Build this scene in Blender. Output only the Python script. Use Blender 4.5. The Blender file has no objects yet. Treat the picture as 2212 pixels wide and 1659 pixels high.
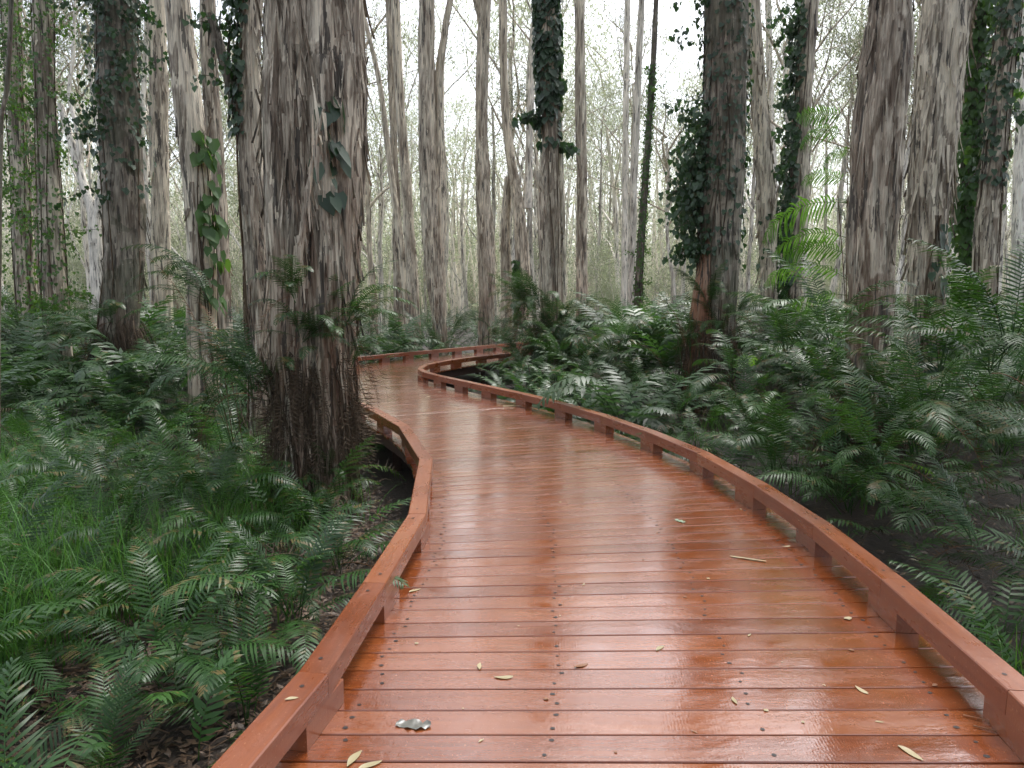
import bpy, math, random
import numpy as np
from mathutils import Vector, Matrix, Euler

random.seed(7)
RS = np.random.RandomState(11)
C = bpy.context.scene.collection
PI = math.pi
R_ = math.radians

# ------------------------------------------------------------------ camera
CAM_H = 1.5
PITCH = R_(7.03)
FPX = 1475.0            # focal length, photo measured at 2212 px width
cd = bpy.data.cameras.new('camera')
cd.sensor_width = 36.0
cd.lens = 36.0 * FPX / 2212.0
cd.clip_start = 0.05
cd.clip_end = 1500
cam = bpy.data.objects.new('camera', cd)
cam.location = (0, 0, CAM_H)
cam.rotation_euler = (PI / 2 - PITCH, 0, 0)
C.objects.link(cam)
bpy.context.scene.camera = cam


def at(x, y, Y):
    """the point at distance Y (world y) seen at that place of the photo"""
    dx = (x - 1106) / FPX
    dy = -(y - 829.5) / FPX
    d = Vector((dx, math.cos(PITCH) + dy * math.sin(PITCH), -math.sin(PITCH) + dy * math.cos(PITCH)))
    t = Y / d.y
    return Vector((d.x * t, Y, CAM_H + d.z * t))


def at_z(x, y, z):
    dx = (x - 1106) / FPX
    dy = -(y - 829.5) / FPX
    d = Vector((dx, math.cos(PITCH) + dy * math.sin(PITCH), -math.sin(PITCH) + dy * math.cos(PITCH)))
    t = (z - CAM_H) / d.z
    return Vector((d.x * t, d.y * t, z))


# ------------------------------------------------------------------ noise
_perm = np.random.RandomState(5).rand(65536).astype(np.float32)


def _h(ix, iy, iz):
    k = (ix * 73856093) ^ (iy * 19349663) ^ (iz * 83492791)
    return _perm[(k ^ (k >> 13)) & 65535]


def vnoise(x, y, z):
    x, y, z = np.broadcast_arrays(np.asarray(x, float), np.asarray(y, float), np.asarray(z, float))
    fx, fy, fz = np.floor(x), np.floor(y), np.floor(z)
    ix, iy, iz = fx.astype(np.int64), fy.astype(np.int64), fz.astype(np.int64)
    u, v, w = x - fx, y - fy, z - fz
    u, v, w = u * u * (3 - 2 * u), v * v * (3 - 2 * v), w * w * (3 - 2 * w)
    r = 0
    for a in (0, 1):
        for b in (0, 1):
            for c in (0, 1):
                wt = (u if a else 1 - u) * (v if b else 1 - v) * (w if c else 1 - w)
                r = r + wt * _h(ix + a, iy + b, iz + c)
    return r


def fbm(x, y, z, o=3):
    r, a, s = 0, 1, 0
    for i in range(o):
        r = r + a * vnoise(x * 2 ** i + 17 * i, y * 2 ** i + 5 * i, z * 2 ** i + 9 * i)
        s += a
        a *= .5
    return r / s


# ------------------------------------------------------------------ mesh helpers
def mesh(name, V, quads=None, tris=None, mats=(), attrs=None, smooth=True, mat_idx=None):
    me = bpy.data.meshes.new(name)
    V = np.asarray(V, np.float32).reshape(-1, 3)
    me.vertices.add(len(V))
    me.vertices.foreach_set('co', V.ravel())
    q = np.asarray(quads if quads is not None else [], np.int32).reshape(-1, 4)
    t = np.asarray(tris if tris is not None else [], np.int32).reshape(-1, 3)
    loops = np.concatenate([q.ravel(), t.ravel()])
    me.loops.add(len(loops))
    me.loops.foreach_set('vertex_index', loops)
    tot = np.concatenate([np.full(len(q), 4, np.int32), np.full(len(t), 3, np.int32)])
    st = np.concatenate([[0], np.cumsum(tot)[:-1]]).astype(np.int32) if len(tot) else tot
    me.polygons.add(len(tot))
    me.polygons.foreach_set('loop_start', st)
    me.polygons.foreach_set('use_smooth', np.full(len(tot), smooth))
    if mat_idx is not None:
        me.polygons.foreach_set('material_index', np.asarray(mat_idx, np.int32))
    for k, a in (attrs or {}).items():
        at_ = me.attributes.new(k, 'FLOAT', 'POINT')
        at_.data.foreach_set('value', np.asarray(a, np.float32))
    for m in mats:
        me.materials.append(m)
    me.update(calc_edges=True)
    return me


def link(name, me, parent=None, loc=None, rot=None, scale=None):
    o = bpy.data.objects.new(name, me)
    C.objects.link(o)
    if parent is not None:
        o.parent = parent
    if loc is not None:
        o.location = loc
    if rot is not None:
        o.rotation_euler = rot
    if scale is not None:
        o.scale = (scale,) * 3 if not hasattr(scale, '__len__') else scale
    return o


def tag(o, label=None, cat=None, group=None, kind=None):
    if label:
        o['label'] = label
    if cat:
        o['category'] = cat
    if group:
        o['group'] = group
    if kind:
        o['kind'] = kind
    return o


class MB:
    """gathers vertices, quads, tris and float attributes"""
    def __init__(s, keys=('tint',)):
        s.V, s.Q, s.T, s.n, s.keys = [], [], [], 0, keys
        s.A = {k: [] for k in keys}

    def add(s, V, Q=None, T=None, **a):
        V = np.asarray(V, float).reshape(-1, 3)
        if Q is not None and len(Q):
            s.Q.append(np.asarray(Q).reshape(-1, 4) + s.n)
        if T is not None and len(T):
            s.T.append(np.asarray(T).reshape(-1, 3) + s.n)
        s.V.append(V)
        s.n += len(V)
        for k in s.keys:
            v = a.get(k, .5)
            s.A[k].append(np.full(len(V), v, float) if np.isscalar(v) else np.asarray(v, float))

    def mesh(s, name, mats, smooth=True):
        return mesh(name, np.concatenate(s.V), np.concatenate(s.Q) if s.Q else None,
                    np.concatenate(s.T) if s.T else None, mats,
                    {k: np.concatenate(v) for k, v in s.A.items()}, smooth)


# ------------------------------------------------------------------ materials
def newmat(name):
    m = bpy.data.materials.new(name)
    m.use_nodes = True
    nt = m.node_tree
    nt.nodes.clear()
    out = nt.nodes.new('ShaderNodeOutputMaterial')
    return m, nt, out


class N:
    def __init__(s, nt):
        s.nt = nt

    def __call__(s, typ, ins=None, **props):
        n = s.nt.nodes.new('ShaderNode' + typ)
        for k, v in props.items():
            setattr(n, k, v)
        for k, v in (ins or {}).items():
            sock = n.inputs[k]
            if isinstance(v, bpy.types.NodeSocket):
                s.nt.links.new(v, sock)
            else:
                sock.default_value = v
        return n

    def math(s, op, a, b=0.0, clamp=False):
        n = s.nt.nodes.new('ShaderNodeMath')
        n.operation = op
        n.use_clamp = clamp
        for i, v in enumerate((a, b)):
            if isinstance(v, bpy.types.NodeSocket):
                s.nt.links.new(v, n.inputs[i])
            else:
                n.inputs[i].default_value = v
        return n.outputs[0]

    def ramp(s, fac, stops):
        n = s.nt.nodes.new('ShaderNodeValToRGB')
        s.nt.links.new(fac, n.inputs[0])
        e = n.color_ramp.elements
        while len(e) < len(stops):
            e.new(.5)
        for i, (p, c) in enumerate(stops):
            e[i].position = p
            e[i].color = (*c, 1) if len(c) == 3 else c
        return n.outputs[0]

    def mix(s, fac, a, b, mode='MIX'):
        n = s.nt.nodes.new('ShaderNodeMix')
        n.data_type = 'RGBA'
        n.blend_type = mode
        for k, v in ((0, fac), (6, a), (7, b)):
            if isinstance(v, bpy.types.NodeSocket):
                s.nt.links.new(v, n.inputs[k])
            else:
                n.inputs[k].default_value = v if k == 0 else (*v, 1)
        return n.outputs[2]

    def attr(s, name):
        return s('Attribute', attribute_name=name).outputs['Fac']

    def noise(s, vec, scale, detail=2.0, rough=.5):
        return s('TexNoise', {'Vector': vec, 'Scale': scale, 'Detail': detail, 'Roughness': rough}).outputs[0]

    def mapv(s, vec, sc):
        return s('Mapping', {'Vector': vec, 'Scale': sc}).outputs[0]

    def bump(s, h, strength, dist, normal=None):
        ins = {'Height': h, 'Strength': strength, 'Distance': dist}
        if normal is not None:
            ins['Normal'] = normal
        return s('Bump', ins).outputs[0]


def bark_material(name, stops, rust=.5, rustz=2.2, bright=1.0, green=0.0):
    m, nt, out = newmat(name)
    n = N(nt)
    tc = n('TexCoord').outputs['Object']
    rnd = n('ObjectInfo').outputs['Random']
    t = n.attr('tint')
    fib = n.noise(n.mapv(tc, (42, 42, 2.0)), 1.0, 5, .68)
    blot = n.noise(n.mapv(tc, (3, 3, .7)), 1.0, 3)
    f = n.math('ADD', n.math('MULTIPLY', t, .42), n.math('MULTIPLY', fib, .68))
    f = n.math('ADD', f, n.math('MULTIPLY', n.math('SUBTRACT', rnd, .5), .12))
    f = n.math('ADD', f, n.math('MULTIPLY', n.math('SUBTRACT', blot, .5), .35))
    f = n.math('ADD', n.math('MULTIPLY', n.math('SUBTRACT', f, .5), 1.95), .51)
    col = n.ramp(f, stops)
    sep = n('SeparateXYZ', {0: tc}).outputs[2]
    # the reddish inner bark shows low on the trunk where the paper has peeled
    low = n.math('SUBTRACT', 1.0, n.math('DIVIDE', sep, rustz), clamp=True)
    pn = n.noise(n.mapv(tc, (5, 5, .9)), 1.0, 3)
    rf = n.math('MULTIPLY', n.math('MULTIPLY', n.math('ADD', low, .22), rust),
                n.math('GREATER_THAN', n.math('ADD', pn, n.math('MULTIPLY', t, .15)), .53))
    col = n.mix(rf, col, (.21, .085, .04))
    dk = n.math('MULTIPLY', n.math('LESS_THAN', n.noise(n.mapv(tc, (15, 15, 1.3)), 1.0, 4, .62), .405), .85)
    col = n.mix(dk, col, (.035, .03, .025))
    if green:
        g = n.math('MULTIPLY', n.math('GREATER_THAN', n.noise(tc, 2.3, 4), .5), green)
        col = n.mix(g, col, (.07, .09, .035))
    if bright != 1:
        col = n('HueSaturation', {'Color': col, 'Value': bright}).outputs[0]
    hgt = n.noise(n.mapv(tc, (60, 60, 6)), 1.0, 5, .7)
    nb = n.bump(hgt, .9, .02)
    b = n('BsdfPrincipled', {'Base Color': col, 'Roughness': .62, 'Normal': nb, 'Specular IOR Level': .35})
    nt.links.new(b.outputs[0], out.inputs[0])
    return m


GREYS = [(.10, (.030, .024, .017)), (.32, (.115, .092, .066)), (.52, (.235, .205, .158)), (.70, (.41, .370, .295)), (.92, (.66, .60, .47))]
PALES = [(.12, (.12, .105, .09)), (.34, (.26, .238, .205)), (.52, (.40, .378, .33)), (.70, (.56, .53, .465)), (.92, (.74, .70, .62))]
M_bark = bark_material('paper_bark', GREYS, .36, 3.8, 1.15)
M_bark_dark = bark_material('dark_mossy_bark', GREYS, .6, 3.0, .6, .4)  # darker version of the grey bark, with green patches
M_bark_mid = bark_material('weathered_paper_bark', GREYS, .35, 3.2, 1.35)
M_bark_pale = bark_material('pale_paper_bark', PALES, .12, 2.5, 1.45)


def leaf_material(name, c1, c2, rough=.42, trans=.25, tcol=None, spec=.5, dead=0.0):
    m, nt, out = newmat(name)
    n = N(nt)
    rnd = n('ObjectInfo').outputs['Random']
    t = n.attr('tint')
    f = n.math('ADD', n.math('MULTIPLY', rnd, .45), n.math('MULTIPLY', t, .6), clamp=True)
    col = n.mix(f, c1, c2)
    if dead:
        tc = n('TexCoord').outputs['Object']
        d = n.math('MULTIPLY', n.math('GREATER_THAN', n.noise(tc, 9.0, 2), .63), dead)
        col = n.mix(d, col, (.19, .11, .04))
    b = n('BsdfPrincipled', {'Base Color': col, 'Roughness': rough, 'Specular IOR Level': spec * .8})
    tr = n('BsdfTranslucent', {'Color': n.mix(.5, col, tcol or c2)})
    mx = n('MixShader', {0: trans, 1: b.outputs[0], 2: tr.outputs[0]})
    nt.links.new(mx.outputs[0], out.inputs[0])
    return m


M_fern = leaf_material('fern_green', (.009, .032, .008), (.036, .100, .017), .40, .24, (.11, .28, .03), .4, .5)
M_fern_far = leaf_material('fern_muted_green', (.015, .042, .014), (.045, .10, .03), .42, .25, (.12, .26, .06), .5)
M_fern_young = leaf_material('fern_young_green', (.045, .125, .015), (.09, .21, .022), .45, .5, (.25, .5, .04), .4)
M_fern_dead = leaf_material('fern_dead_brown', (.07, .038, .02), (.17, .095, .05), .7, .1, None, .2)
M_grass = leaf_material('grass_green', (.032, .105, .016), (.08, .22, .028), .45, .3, (.2, .4, .06), .4)
M_vine = leaf_material('vine_leaf_green', (.014, .036, .016), (.032, .072, .028), .42, .18, (.1, .28, .03), .6)
M_vine_b = leaf_material('vine_leaf_bright', (.022, .06, .012), (.05, .125, .02), .45, .3, (.25, .5, .04), .5)
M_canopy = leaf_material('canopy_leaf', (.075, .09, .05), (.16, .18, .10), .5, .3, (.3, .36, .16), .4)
M_canopy_far = leaf_material('haze_pale_canopy_leaf', (.24, .27, .17), (.42, .45, .31), .55, .45, (.55, .62, .40), .3)  # distance haze put into the leaf colour: far paler than the near canopy
M_litter = leaf_material('litter_leaf', (.035, .022, .014), (.20, .125, .075), .5, .05, None, .5)
M_strand = leaf_material('dead_frond_strand', (.022, .015, .010), (.115, .082, .052), .75, .05, None, .2)


def simple(name, col, rough=.6, spec=.4):
    m, nt, out = newmat(name)
    n = N(nt)
    b = n('BsdfPrincipled', {'Base Color': (*col, 1), 'Roughness': rough, 'Specular IOR Level': spec})
    nt.links.new(b.outputs[0], out.inputs[0])
    return m


def deck_material(name, boards=True):
    m, nt, out = newmat(name)
    n = N(nt)
    if boards:
        v = n('CombineXYZ', {0: n.attr('bu'), 1: n.attr('bv'), 2: n.attr('br')}).outputs[0]
        rnd = n.attr('br')
        rnd = n.math('FRACT', n.math('MULTIPLY', rnd, 7.31))
        geo = n('NewGeometry').outputs['Position']
    else:
        v = n('CombineXYZ', {0: n.attr('bu'), 1: n.attr('bv'), 2: n.attr('br')}).outputs[0]
        rnd = n('ObjectInfo').outputs['Random']
        geo = n('NewGeometry').outputs['Position']
    grain = n.noise(n.mapv(v, (3.0, 45, 9)), 1.0, 4, .6)
    blot = n.noise(n.mapv(v, (1.7, 4, 3)), 1.0, 3)
    f = n.math('ADD', n.math('MULTIPLY', grain, .5), n.math('ADD', n.math('MULTIPLY', blot, .4), n.math('MULTIPLY', rnd, .20)))
    col = n.ramp(f, [(.24, (.10, .026, .008)), (.48, (.178, .045, .012)), (.68, (.235, .067, .018)), (.88, (.27, .098, .032))])
    wear = n.noise(geo, 1.1, 4, .6)
    col = n.mix(n.math('MULTIPLY', n.math('SUBTRACT', wear, .45, clamp=True), 1.4, clamp=True), col, (.10, .024, .010))
    spk = n.noise(geo, 85, 2, .6)
    col = n.mix(n.math('MULTIPLY', n.math('GREATER_THAN', spk, .68), .35), col, (.5, .26, .15))
    # water film: smooth where it stands, rough where the boards show through
    film = n.noise(n.mapv(v, (2.2, 7, 4)), 1.0, 4, .65)
    dist_ = n.math('SUBTRACT', film, .5)
    rough = n.math('ADD', .22, n.math('MULTIPLY', dist_, -.7))
    rough = n.math('MAXIMUM', rough, .10)
    h1 = n.noise(geo, 150, 2, .55)
    h2 = n.noise(geo, 36, 3, .55)
    wetmask = n.math('SUBTRACT', 1.0, n.math('MULTIPLY', n.math('ADD', dist_, .1, clamp=True), 3.2, clamp=True), clamp=True)
    nb = n.bump(n.math('MULTIPLY', h1, wetmask), .30, .0016)
    nb = n.bump(n.math('MULTIPLY', h2, wetmask), .30, .003, nb)
    rib = n('TexWave', {'Vector': n.mapv(v, (1, .0, .0)), 'Scale': 26.0, 'Distortion': .6, 'Detail': 1.0}).outputs[1]
    nb2 = n.bump(rib, .018, .002, nb)
    big = n.noise(geo, 3.0, 2)
    nb3 = n.bump(big, .07, .010, nb2)
    b = n('BsdfPrincipled', {'Base Color': col, 'Roughness': rough if boards else n.math('ADD', rough, .10), 'Normal': nb3,
                             'Specular IOR Level': .62, 'Coat Weight': 1.0 if boards else .3,
                             'Coat IOR': 1.75, 'Coat Roughness': .10, 'Coat Normal': nb3})
    nt.links.new(b.outputs[0], out.inputs[0])
    return m


M_deck = deck_material('wet_deck_board')
M_kerb = deck_material('wet_kerb_timber', False)
M_joist = simple('dark_joist_timber', (.05, .022, .013), .7)
M_screw = simple('dark_screw_hole', (.012, .010, .010), .5)


def ground_material():
    m, nt, out = newmat('forest_soil')
    n = N(nt)
    p = n('NewGeometry').outputs['Position']
    a = n.noise(p, 1.2, 5, .6)
    b_ = n.noise(p, 22, 5, .7)
    f = n.math('ADD', n.math('MULTIPLY', a, .4), n.math('MULTIPLY', b_, .6))
    col = n.ramp(f, [(.3, (.010, .007, .005)), (.5, (.026, .017, .011)), (.68, (.065, .041, .024)), (.8, (.11, .075, .045))])
    nb = n.bump(b_, .9, .04)
    b = n('BsdfPrincipled', {'Base Color': col, 'Roughness': .55, 'Normal': nb})
    nt.links.new(b.outputs[0], out.inputs[0])
    return m


M_ground = ground_material()

# ------------------------------------------------------------------ the line of the boardwalk
# inner kerb faces, left and right, station by station (metres, deck top is z = 0)
ST = [((-1.60, -3.0), (.75, -3.3)), ((-1.30, -1.2), (1.08, -1.3)), ((-.98, .5), (1.42, .4)), ((-.75, 1.78), (1.64, 1.76)), ((-.65, 2.27), (1.68, 2.27)),
      ((-.59, 3.05), (1.73, 3.12)), ((-.53, 4.09), (1.765, 4.35)), ((-.59, 4.80), (1.685, 5.22)),
      ((-.66, 5.57), (1.53, 6.10)), ((-1.08, 7.05), (1.0, 7.75)), ((-1.65, 8.22), (.38, 9.08)),
      ((-2.13, 9.05), (-.16, 9.98)), ((-2.75, 10.0), (-.76, 10.95)), ((-3.38, 11.0), (-1.33, 11.86)),
      ((-3.95, 12.35), (-1.74, 12.70)), ((-4.15, 13.6), (-1.84, 13.40)), ((-3.85, 15.0), (-1.68, 14.32)),
      ((-2.95, 16.75), (-1.06, 15.67)), ((-2.05, 18.0), (-.30, 16.75)), ((-.22, 20.45), (1.5, 19.15)),
      ((2.6, 24.3), (4.3, 23.0)), ((5.2, 28.3), (6.9, 27.0))]


def catmull(P, per):
    P = [np.array(p, float) for p in P]
    P = [2 * P[0] - P[1]] + P + [2 * P[-1] - P[-2]]
    out = []
    for i in range(1, len(P) - 2):
        for k in range(per):
            t = k / per
            out.append(.5 * ((2 * P[i]) + (-P[i - 1] + P[i + 1]) * t + (2 * P[i - 1] - 5 * P[i] + 4 * P[i + 1] - P[i + 2]) * t * t
                             + (-P[i - 1] + 3 * P[i] - 3 * P[i + 1] + P[i + 2]) * t ** 3))
    out.append(P[-2])
    return np.array(out)


Ls = catmull([s[0] for s in ST], 24)
Rs = catmull([s[1] for s in ST], 24)
CL = (Ls + Rs) / 2
cross = (Rs - Ls) / np.linalg.norm(Rs - Ls, axis=1)[:, None]
OUT = .135
Lo, Ro = Ls - cross * OUT, Rs + cross * OUT
cum = np.concatenate([[0], np.cumsum(np.linalg.norm(np.diff(CL, axis=0), axis=1))])


def walk_dist(x, y):
    return np.sqrt(((CL[::4] - np.array([x, y])) ** 2).sum(1).min())


def gz(x, y):
    """height of the forest floor"""
    x, y = np.asarray(x, float), np.asarray(y, float)
    return -.55 + .22 * (fbm(x * .25 + 40, y * .25 + 9, 0, 2) - .5) + .10 * (fbm(x * 1.3 + 40, y * 1.3, 3, 2) - .5)


bw = bpy.data.objects.new('boardwalk', None)
C.objects.link(bw)
tag(bw, 'wet reddish brown plank boardwalk winding through the forest between low kerbs', 'boardwalk', kind='structure')


def interp_line(A, s):
    return np.array([np.interp(s, cum, A[:, 0]), np.interp(s, cum, A[:, 1])])


def build_decking():
    mb = MB(('bu', 'bv', 'br'))
    sc = MB(('tint',))
    n = int(cum[-1] / .1425)
    edges = np.linspace(0, cum[-1], n + 1)
    for i in range(n):
        g = .0024 + .0015 * RS.rand()
        s0, s1 = edges[i], edges[i + 1]
        jl, jr = RS.uniform(-.012, .012, 2)
        a0, a1 = interp_line(Lo, s0), interp_line(Lo, s1)
        b0, b1 = interp_line(Ro, s0), interp_line(Ro, s1)
        wa, wb = np.linalg.norm(a1 - a0), np.linalg.norm(b1 - b0)
        ua, ub = (a1 - a0) / wa, (b1 - b0) / wb
        a0, a1, b0, b1 = a0 + ua * g, a1 - ua * g, b0 + ub * g, b1 - ub * g
        d = (b0 - a0) / np.linalg.norm(b0 - a0)
        a0, a1, b0, b1 = a0 + d * jl, a1 + d * jl, b0 + d * jr, b1 + d * jr
        tilt, lift = RS.uniform(-.0007, .0007), RS.uniform(-.0006, .0006)
        ch, th = .0028, .026
        m = 10
        L = np.linalg.norm(b0 - a0)
        ring = []
        prof = [(0, -ch), (ch, 0), (None, 0), (-ch, 0), (0, -ch), (0, -th), (0, -th)]
        V, bu, bv = [], [], []
        for k in range(m + 1):
            t = k / m
            p, q = a0 + (b0 - a0) * t, a1 + (b1 - a1) * t
            w = np.linalg.norm(q - p)
            u = (q - p) / w
            crown = .0012
            pts = [(0, -ch), (ch, 0 - tilt), (w * .5, crown * .4), (w - ch, tilt), (w, -ch), (w, -th), (0, -th)]
            for (e, z) in pts:
                xy = p + u * e
                V.append((xy[0], xy[1], z + lift))
                bu.append(t * L + i * .37)
                bv.append(e + i * .61)
        Q = []
        for k in range(m):
            for j in range(7):
                a, b = k * 7 + j, k * 7 + (j + 1) % 7
                Q.append((a, b, b + 7, a + 7))
        T = []
        for base, fl in ((0, False), (m * 7, True)):
            for j in range(1, 6):
                T.append((base, base + j, base + j + 1) if fl else (base, base + j + 1, base + j))
        # orientation: quads wound so that normals face out
        mb.add(V, [q[::-1] for q in Q] if False else Q, T, bu=bu, bv=bv, br=float(RS.rand()) * 10)
        # screws, two over each of the four joists
        for fr in (.085, .36, .64, .915):
            for e in (.25, .75):
                if RS.rand() < .12:
                    continue
                f2 = fr + RS.uniform(-.008, .008)
                p = a0 + (b0 - a0) * f2
                q = a1 + (b1 - a1) * f2
                c_ = p + (q - p) * (e + RS.uniform(-.06, .06))
                r = RS.uniform(.0052, .0085)
                el = RS.uniform(1, 1.5)
                ang = np.arange(7) / 7 * 2 * PI
                vv = [(c_[0] + r * el * math.cos(a_), c_[1] + r * math.sin(a_), lift + .0016) for a_ in ang]
                sc.add(vv, None, [(0, j, j + 1) for j in range(1, 6)], tint=.5)
    link('deck_boards', mb.mesh('deck_boards', [M_deck], False), bw)
    o = link('screw_heads', sc.mesh('screw_heads', [M_screw], False), bw)
    o['kind'] = 'stuff'


build_decking()


def sweep_section(P0, N0, P1, N1, w, z0, z1, name, mat, parent, ch=.006, sub=1):
    """a timber with section w by (z1 - z0); inner face runs P0 to P1, N points outward (mitre vectors)"""
    P0, P1, N0, N1 = [np.array(a, float) for a in (P0, P1, N0, N1)]
    pts = [(0, z0), (0, z1 - ch), (ch, z1), (w - ch, z1), (w, z1 - ch), (w, z0)]
    L = np.linalg.norm(P1 - P0)
    V, bu, bv = [], [], []
    per = [0, z1 - z0, z1 - z0 + ch, z1 - z0 + w, z1 - z0 + w + ch, 2 * (z1 - z0) + w]
    off = RS.rand() * 50
    for k in range(sub + 1):
        t = k / sub
        p, nn = P0 + (P1 - P0) * t, N0 + (N1 - N0) * t
        for j, (e, z) in enumerate(pts):
            q = p + nn * e
            V.append((q[0], q[1], z))
            bu.append(t * L + off)
            bv.append(per[j])
    Q, T = [], []
    for k in range(sub):
        for j in range(6):
            a, b = k * 6 + j, k * 6 + (j + 1) % 6
            Q.append((a, b, b + 6, a + 6))
    for base, fl in ((0, False), (sub * 6, True)):
        for j in range(1, 5):
            T.append((base, base + j, base + j + 1) if fl else (base, base + j + 1, base + j))
    mb = MB(('bu', 'bv', 'br'))
    mb.add(V, Q, T, bu=bu, bv=bv, br=off)
    return link(name, mb.mesh(name, [mat], False), parent)


def kerb_line(P, side, joints_gap=.0012):
    """kerb beams on spacer blocks along the polyline P (inner face); side = +1 right, -1 left"""
    P = [np.array(p, float) for p in P]
    nrm = []
    for i in range(len(P)):
        ds = []
        if i > 0:
            d = P[i] - P[i - 1]
            ds.append(d / np.linalg.norm(d))
        if i < len(P) - 1:
            d = P[i + 1] - P[i]
            ds.append(d / np.linalg.norm(d))
        t = sum(ds)
        t /= np.linalg.norm(t)
        nn = np.array([t[1], -t[0]]) * side
        seg = ds[-1]
        sn = np.array([seg[1], -seg[0]]) * side
        nrm.append(nn / max(.5, float(nn @ sn)))
    zj = .0
    for i in range(len(P) - 1):
        d = P[i + 1] - P[i]
        L = np.linalg.norm(d)
        d /= L
        sweep_section(P[i] + d * joints_gap, nrm[i], P[i + 1] - d * joints_gap, nrm[i + 1], .112, .0955, .188 + RS.uniform(-.0008, .0008),
                      'kerb_beam', M_kerb, bw, .0045, 4)
    return P


def blocks_along(P, side, starts, length=.29):
    """spacer blocks: starts = points (near the inner face) of each block's end that faces the camera"""
    P = [np.array(p, float) for p in P]
    for s in starts:
        best = None
        s = np.array(s, float)
        for i in range(len(P) - 1):
            a, b = P[i], P[i + 1]
            L = np.linalg.norm(b - a)
            t = np.clip((s - a) @ (b - a) / L ** 2, 0, 1)
            q = a + (b - a) * t
            dd = np.linalg.norm(q - s)
            if best is None or dd < best[0]:
                best = (dd, i, t * L, (b - a) / L, q)
        _, i, t, d, q = best
        nn = np.array([d[1], -d[0]]) * side
        e = q + d * length
        sweep_section(q + nn * .004, nn, e + nn * .004, nn, .103, .0012, .0945, 'spacer_block', M_kerb, bw, .002, 1)


def bolt_holes(P, side):
    P = [np.array(p, float) for p in P]
    for i in range(len(P) - 1):
        d = P[i + 1] - P[i]
        L = np.linalg.norm(d)
        d /= L
        nn = np.array([d[1], -d[0]]) * side
        if P[i][1] > 10 or P[i + 1][1] < 1:
            continue
        for e in (.10, L - .09):
            c_ = P[i] + d * e + nn * (.056 + RS.uniform(-.012, .012))
            V = [(c_[0], c_[1], .1892)] + [(c_[0] + .0085 * math.cos(a), c_[1] + .0085 * math.sin(a), .1896) for a in np.arange(8) / 8 * 2 * PI]
            mb = MB(('tint',))
            mb.add(V, None, [(0, k, k % 8 + 1) for k in range(1, 9)])
            link('bolt_head', mb.mesh('bolt_head', [M_screw], False), bw)


KR = [(.75, -3.3), (1.12, -1.3), (1.42, .4), (1.68, 2.17), (1.75, 3.10), (1.775, 3.89), (1.73, 4.75), (1.60, 5.80), (1.35, 6.76), (1.01, 7.71),
      (.62, 8.60), (.14, 9.50), (-.62, 10.72), (-1.33, 11.86), (-1.64, 12.45), (-1.80, 12.98), (-1.84, 13.5), (-1.79, 14.0),
      (-1.64, 14.45), (-1.40, 15.05), (-1.04, 15.68), (-.30, 16.75), (1.5, 19.15), (4.3, 23.0), (6.9, 27.0)]
KL = [(-1.60, -3.0), (-1.30, -1.2), (-.98, .5), (-.65, 2.27), (-.59, 3.05), (-.53, 4.09), (-.66, 5.57), (-1.08, 7.07), (-1.65, 8.25),
      (-2.35, 9.40), (-3.10, 10.50), (-3.62, 11.5), (-4.0, 12.5), (-4.15, 13.6), (-4.02, 14.6), (-3.62, 15.6), (-3.0, 16.65), (-2.05, 18.0), (-.22, 20.45),
      (2.6, 24.3), (5.2, 28.3)]
kerb_line(KR, 1)
kerb_line(KL, -1)
bolt_holes(KR, 1)
bolt_holes(KL, -1)
br_ = [(1.55, 1.1), (1.66, 2.02), (1.72, 2.94), (1.77, 3.86), (1.7, 4.76), (1.62, 5.67), (1.39, 6.61), (1.07, 7.59), (.64, 8.48), (.21, 9.43),
       (-.31, 10.26), (-.81, 11.02), (-1.25, 11.69), (-1.58, 12.47), (-1.84, 13.3), (-1.7, 14.2), (-1.36, 15.1), (-.85, 15.95), (-.33, 16.7),
       (.22, 17.5), (.78, 18.2), (1.33, 18.95), (1.9, 19.7), (2.5, 20.5), (3.1, 21.3), (3.7, 22.2)]
bl_ = [(-.84, 1.18), (-.67, 2.11), (-.59, 3.03), (-.53, 3.93), (-.58, 4.68), (-.64, 5.42), (-.95, 6.60), (-1.35, 7.65), (-1.9, 8.6), (-2.4, 9.5), (-2.95, 10.3),
       (-3.4, 11.1), (-3.75, 11.9), (-4.0, 12.8), (-4.1, 13.7), (-3.95, 14.6), (-3.6, 15.5), (-3.1, 16.4), (-2.65, 17.1), (-2.1, 17.9), (-1.55, 18.65), (-1.0, 19.4),
       (-.45, 20.1), (.15, 20.9), (.8, 21.8), (1.5, 22.7)]
blocks_along(KR, 1, br_)
blocks_along(KL, -1, bl_)


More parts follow.
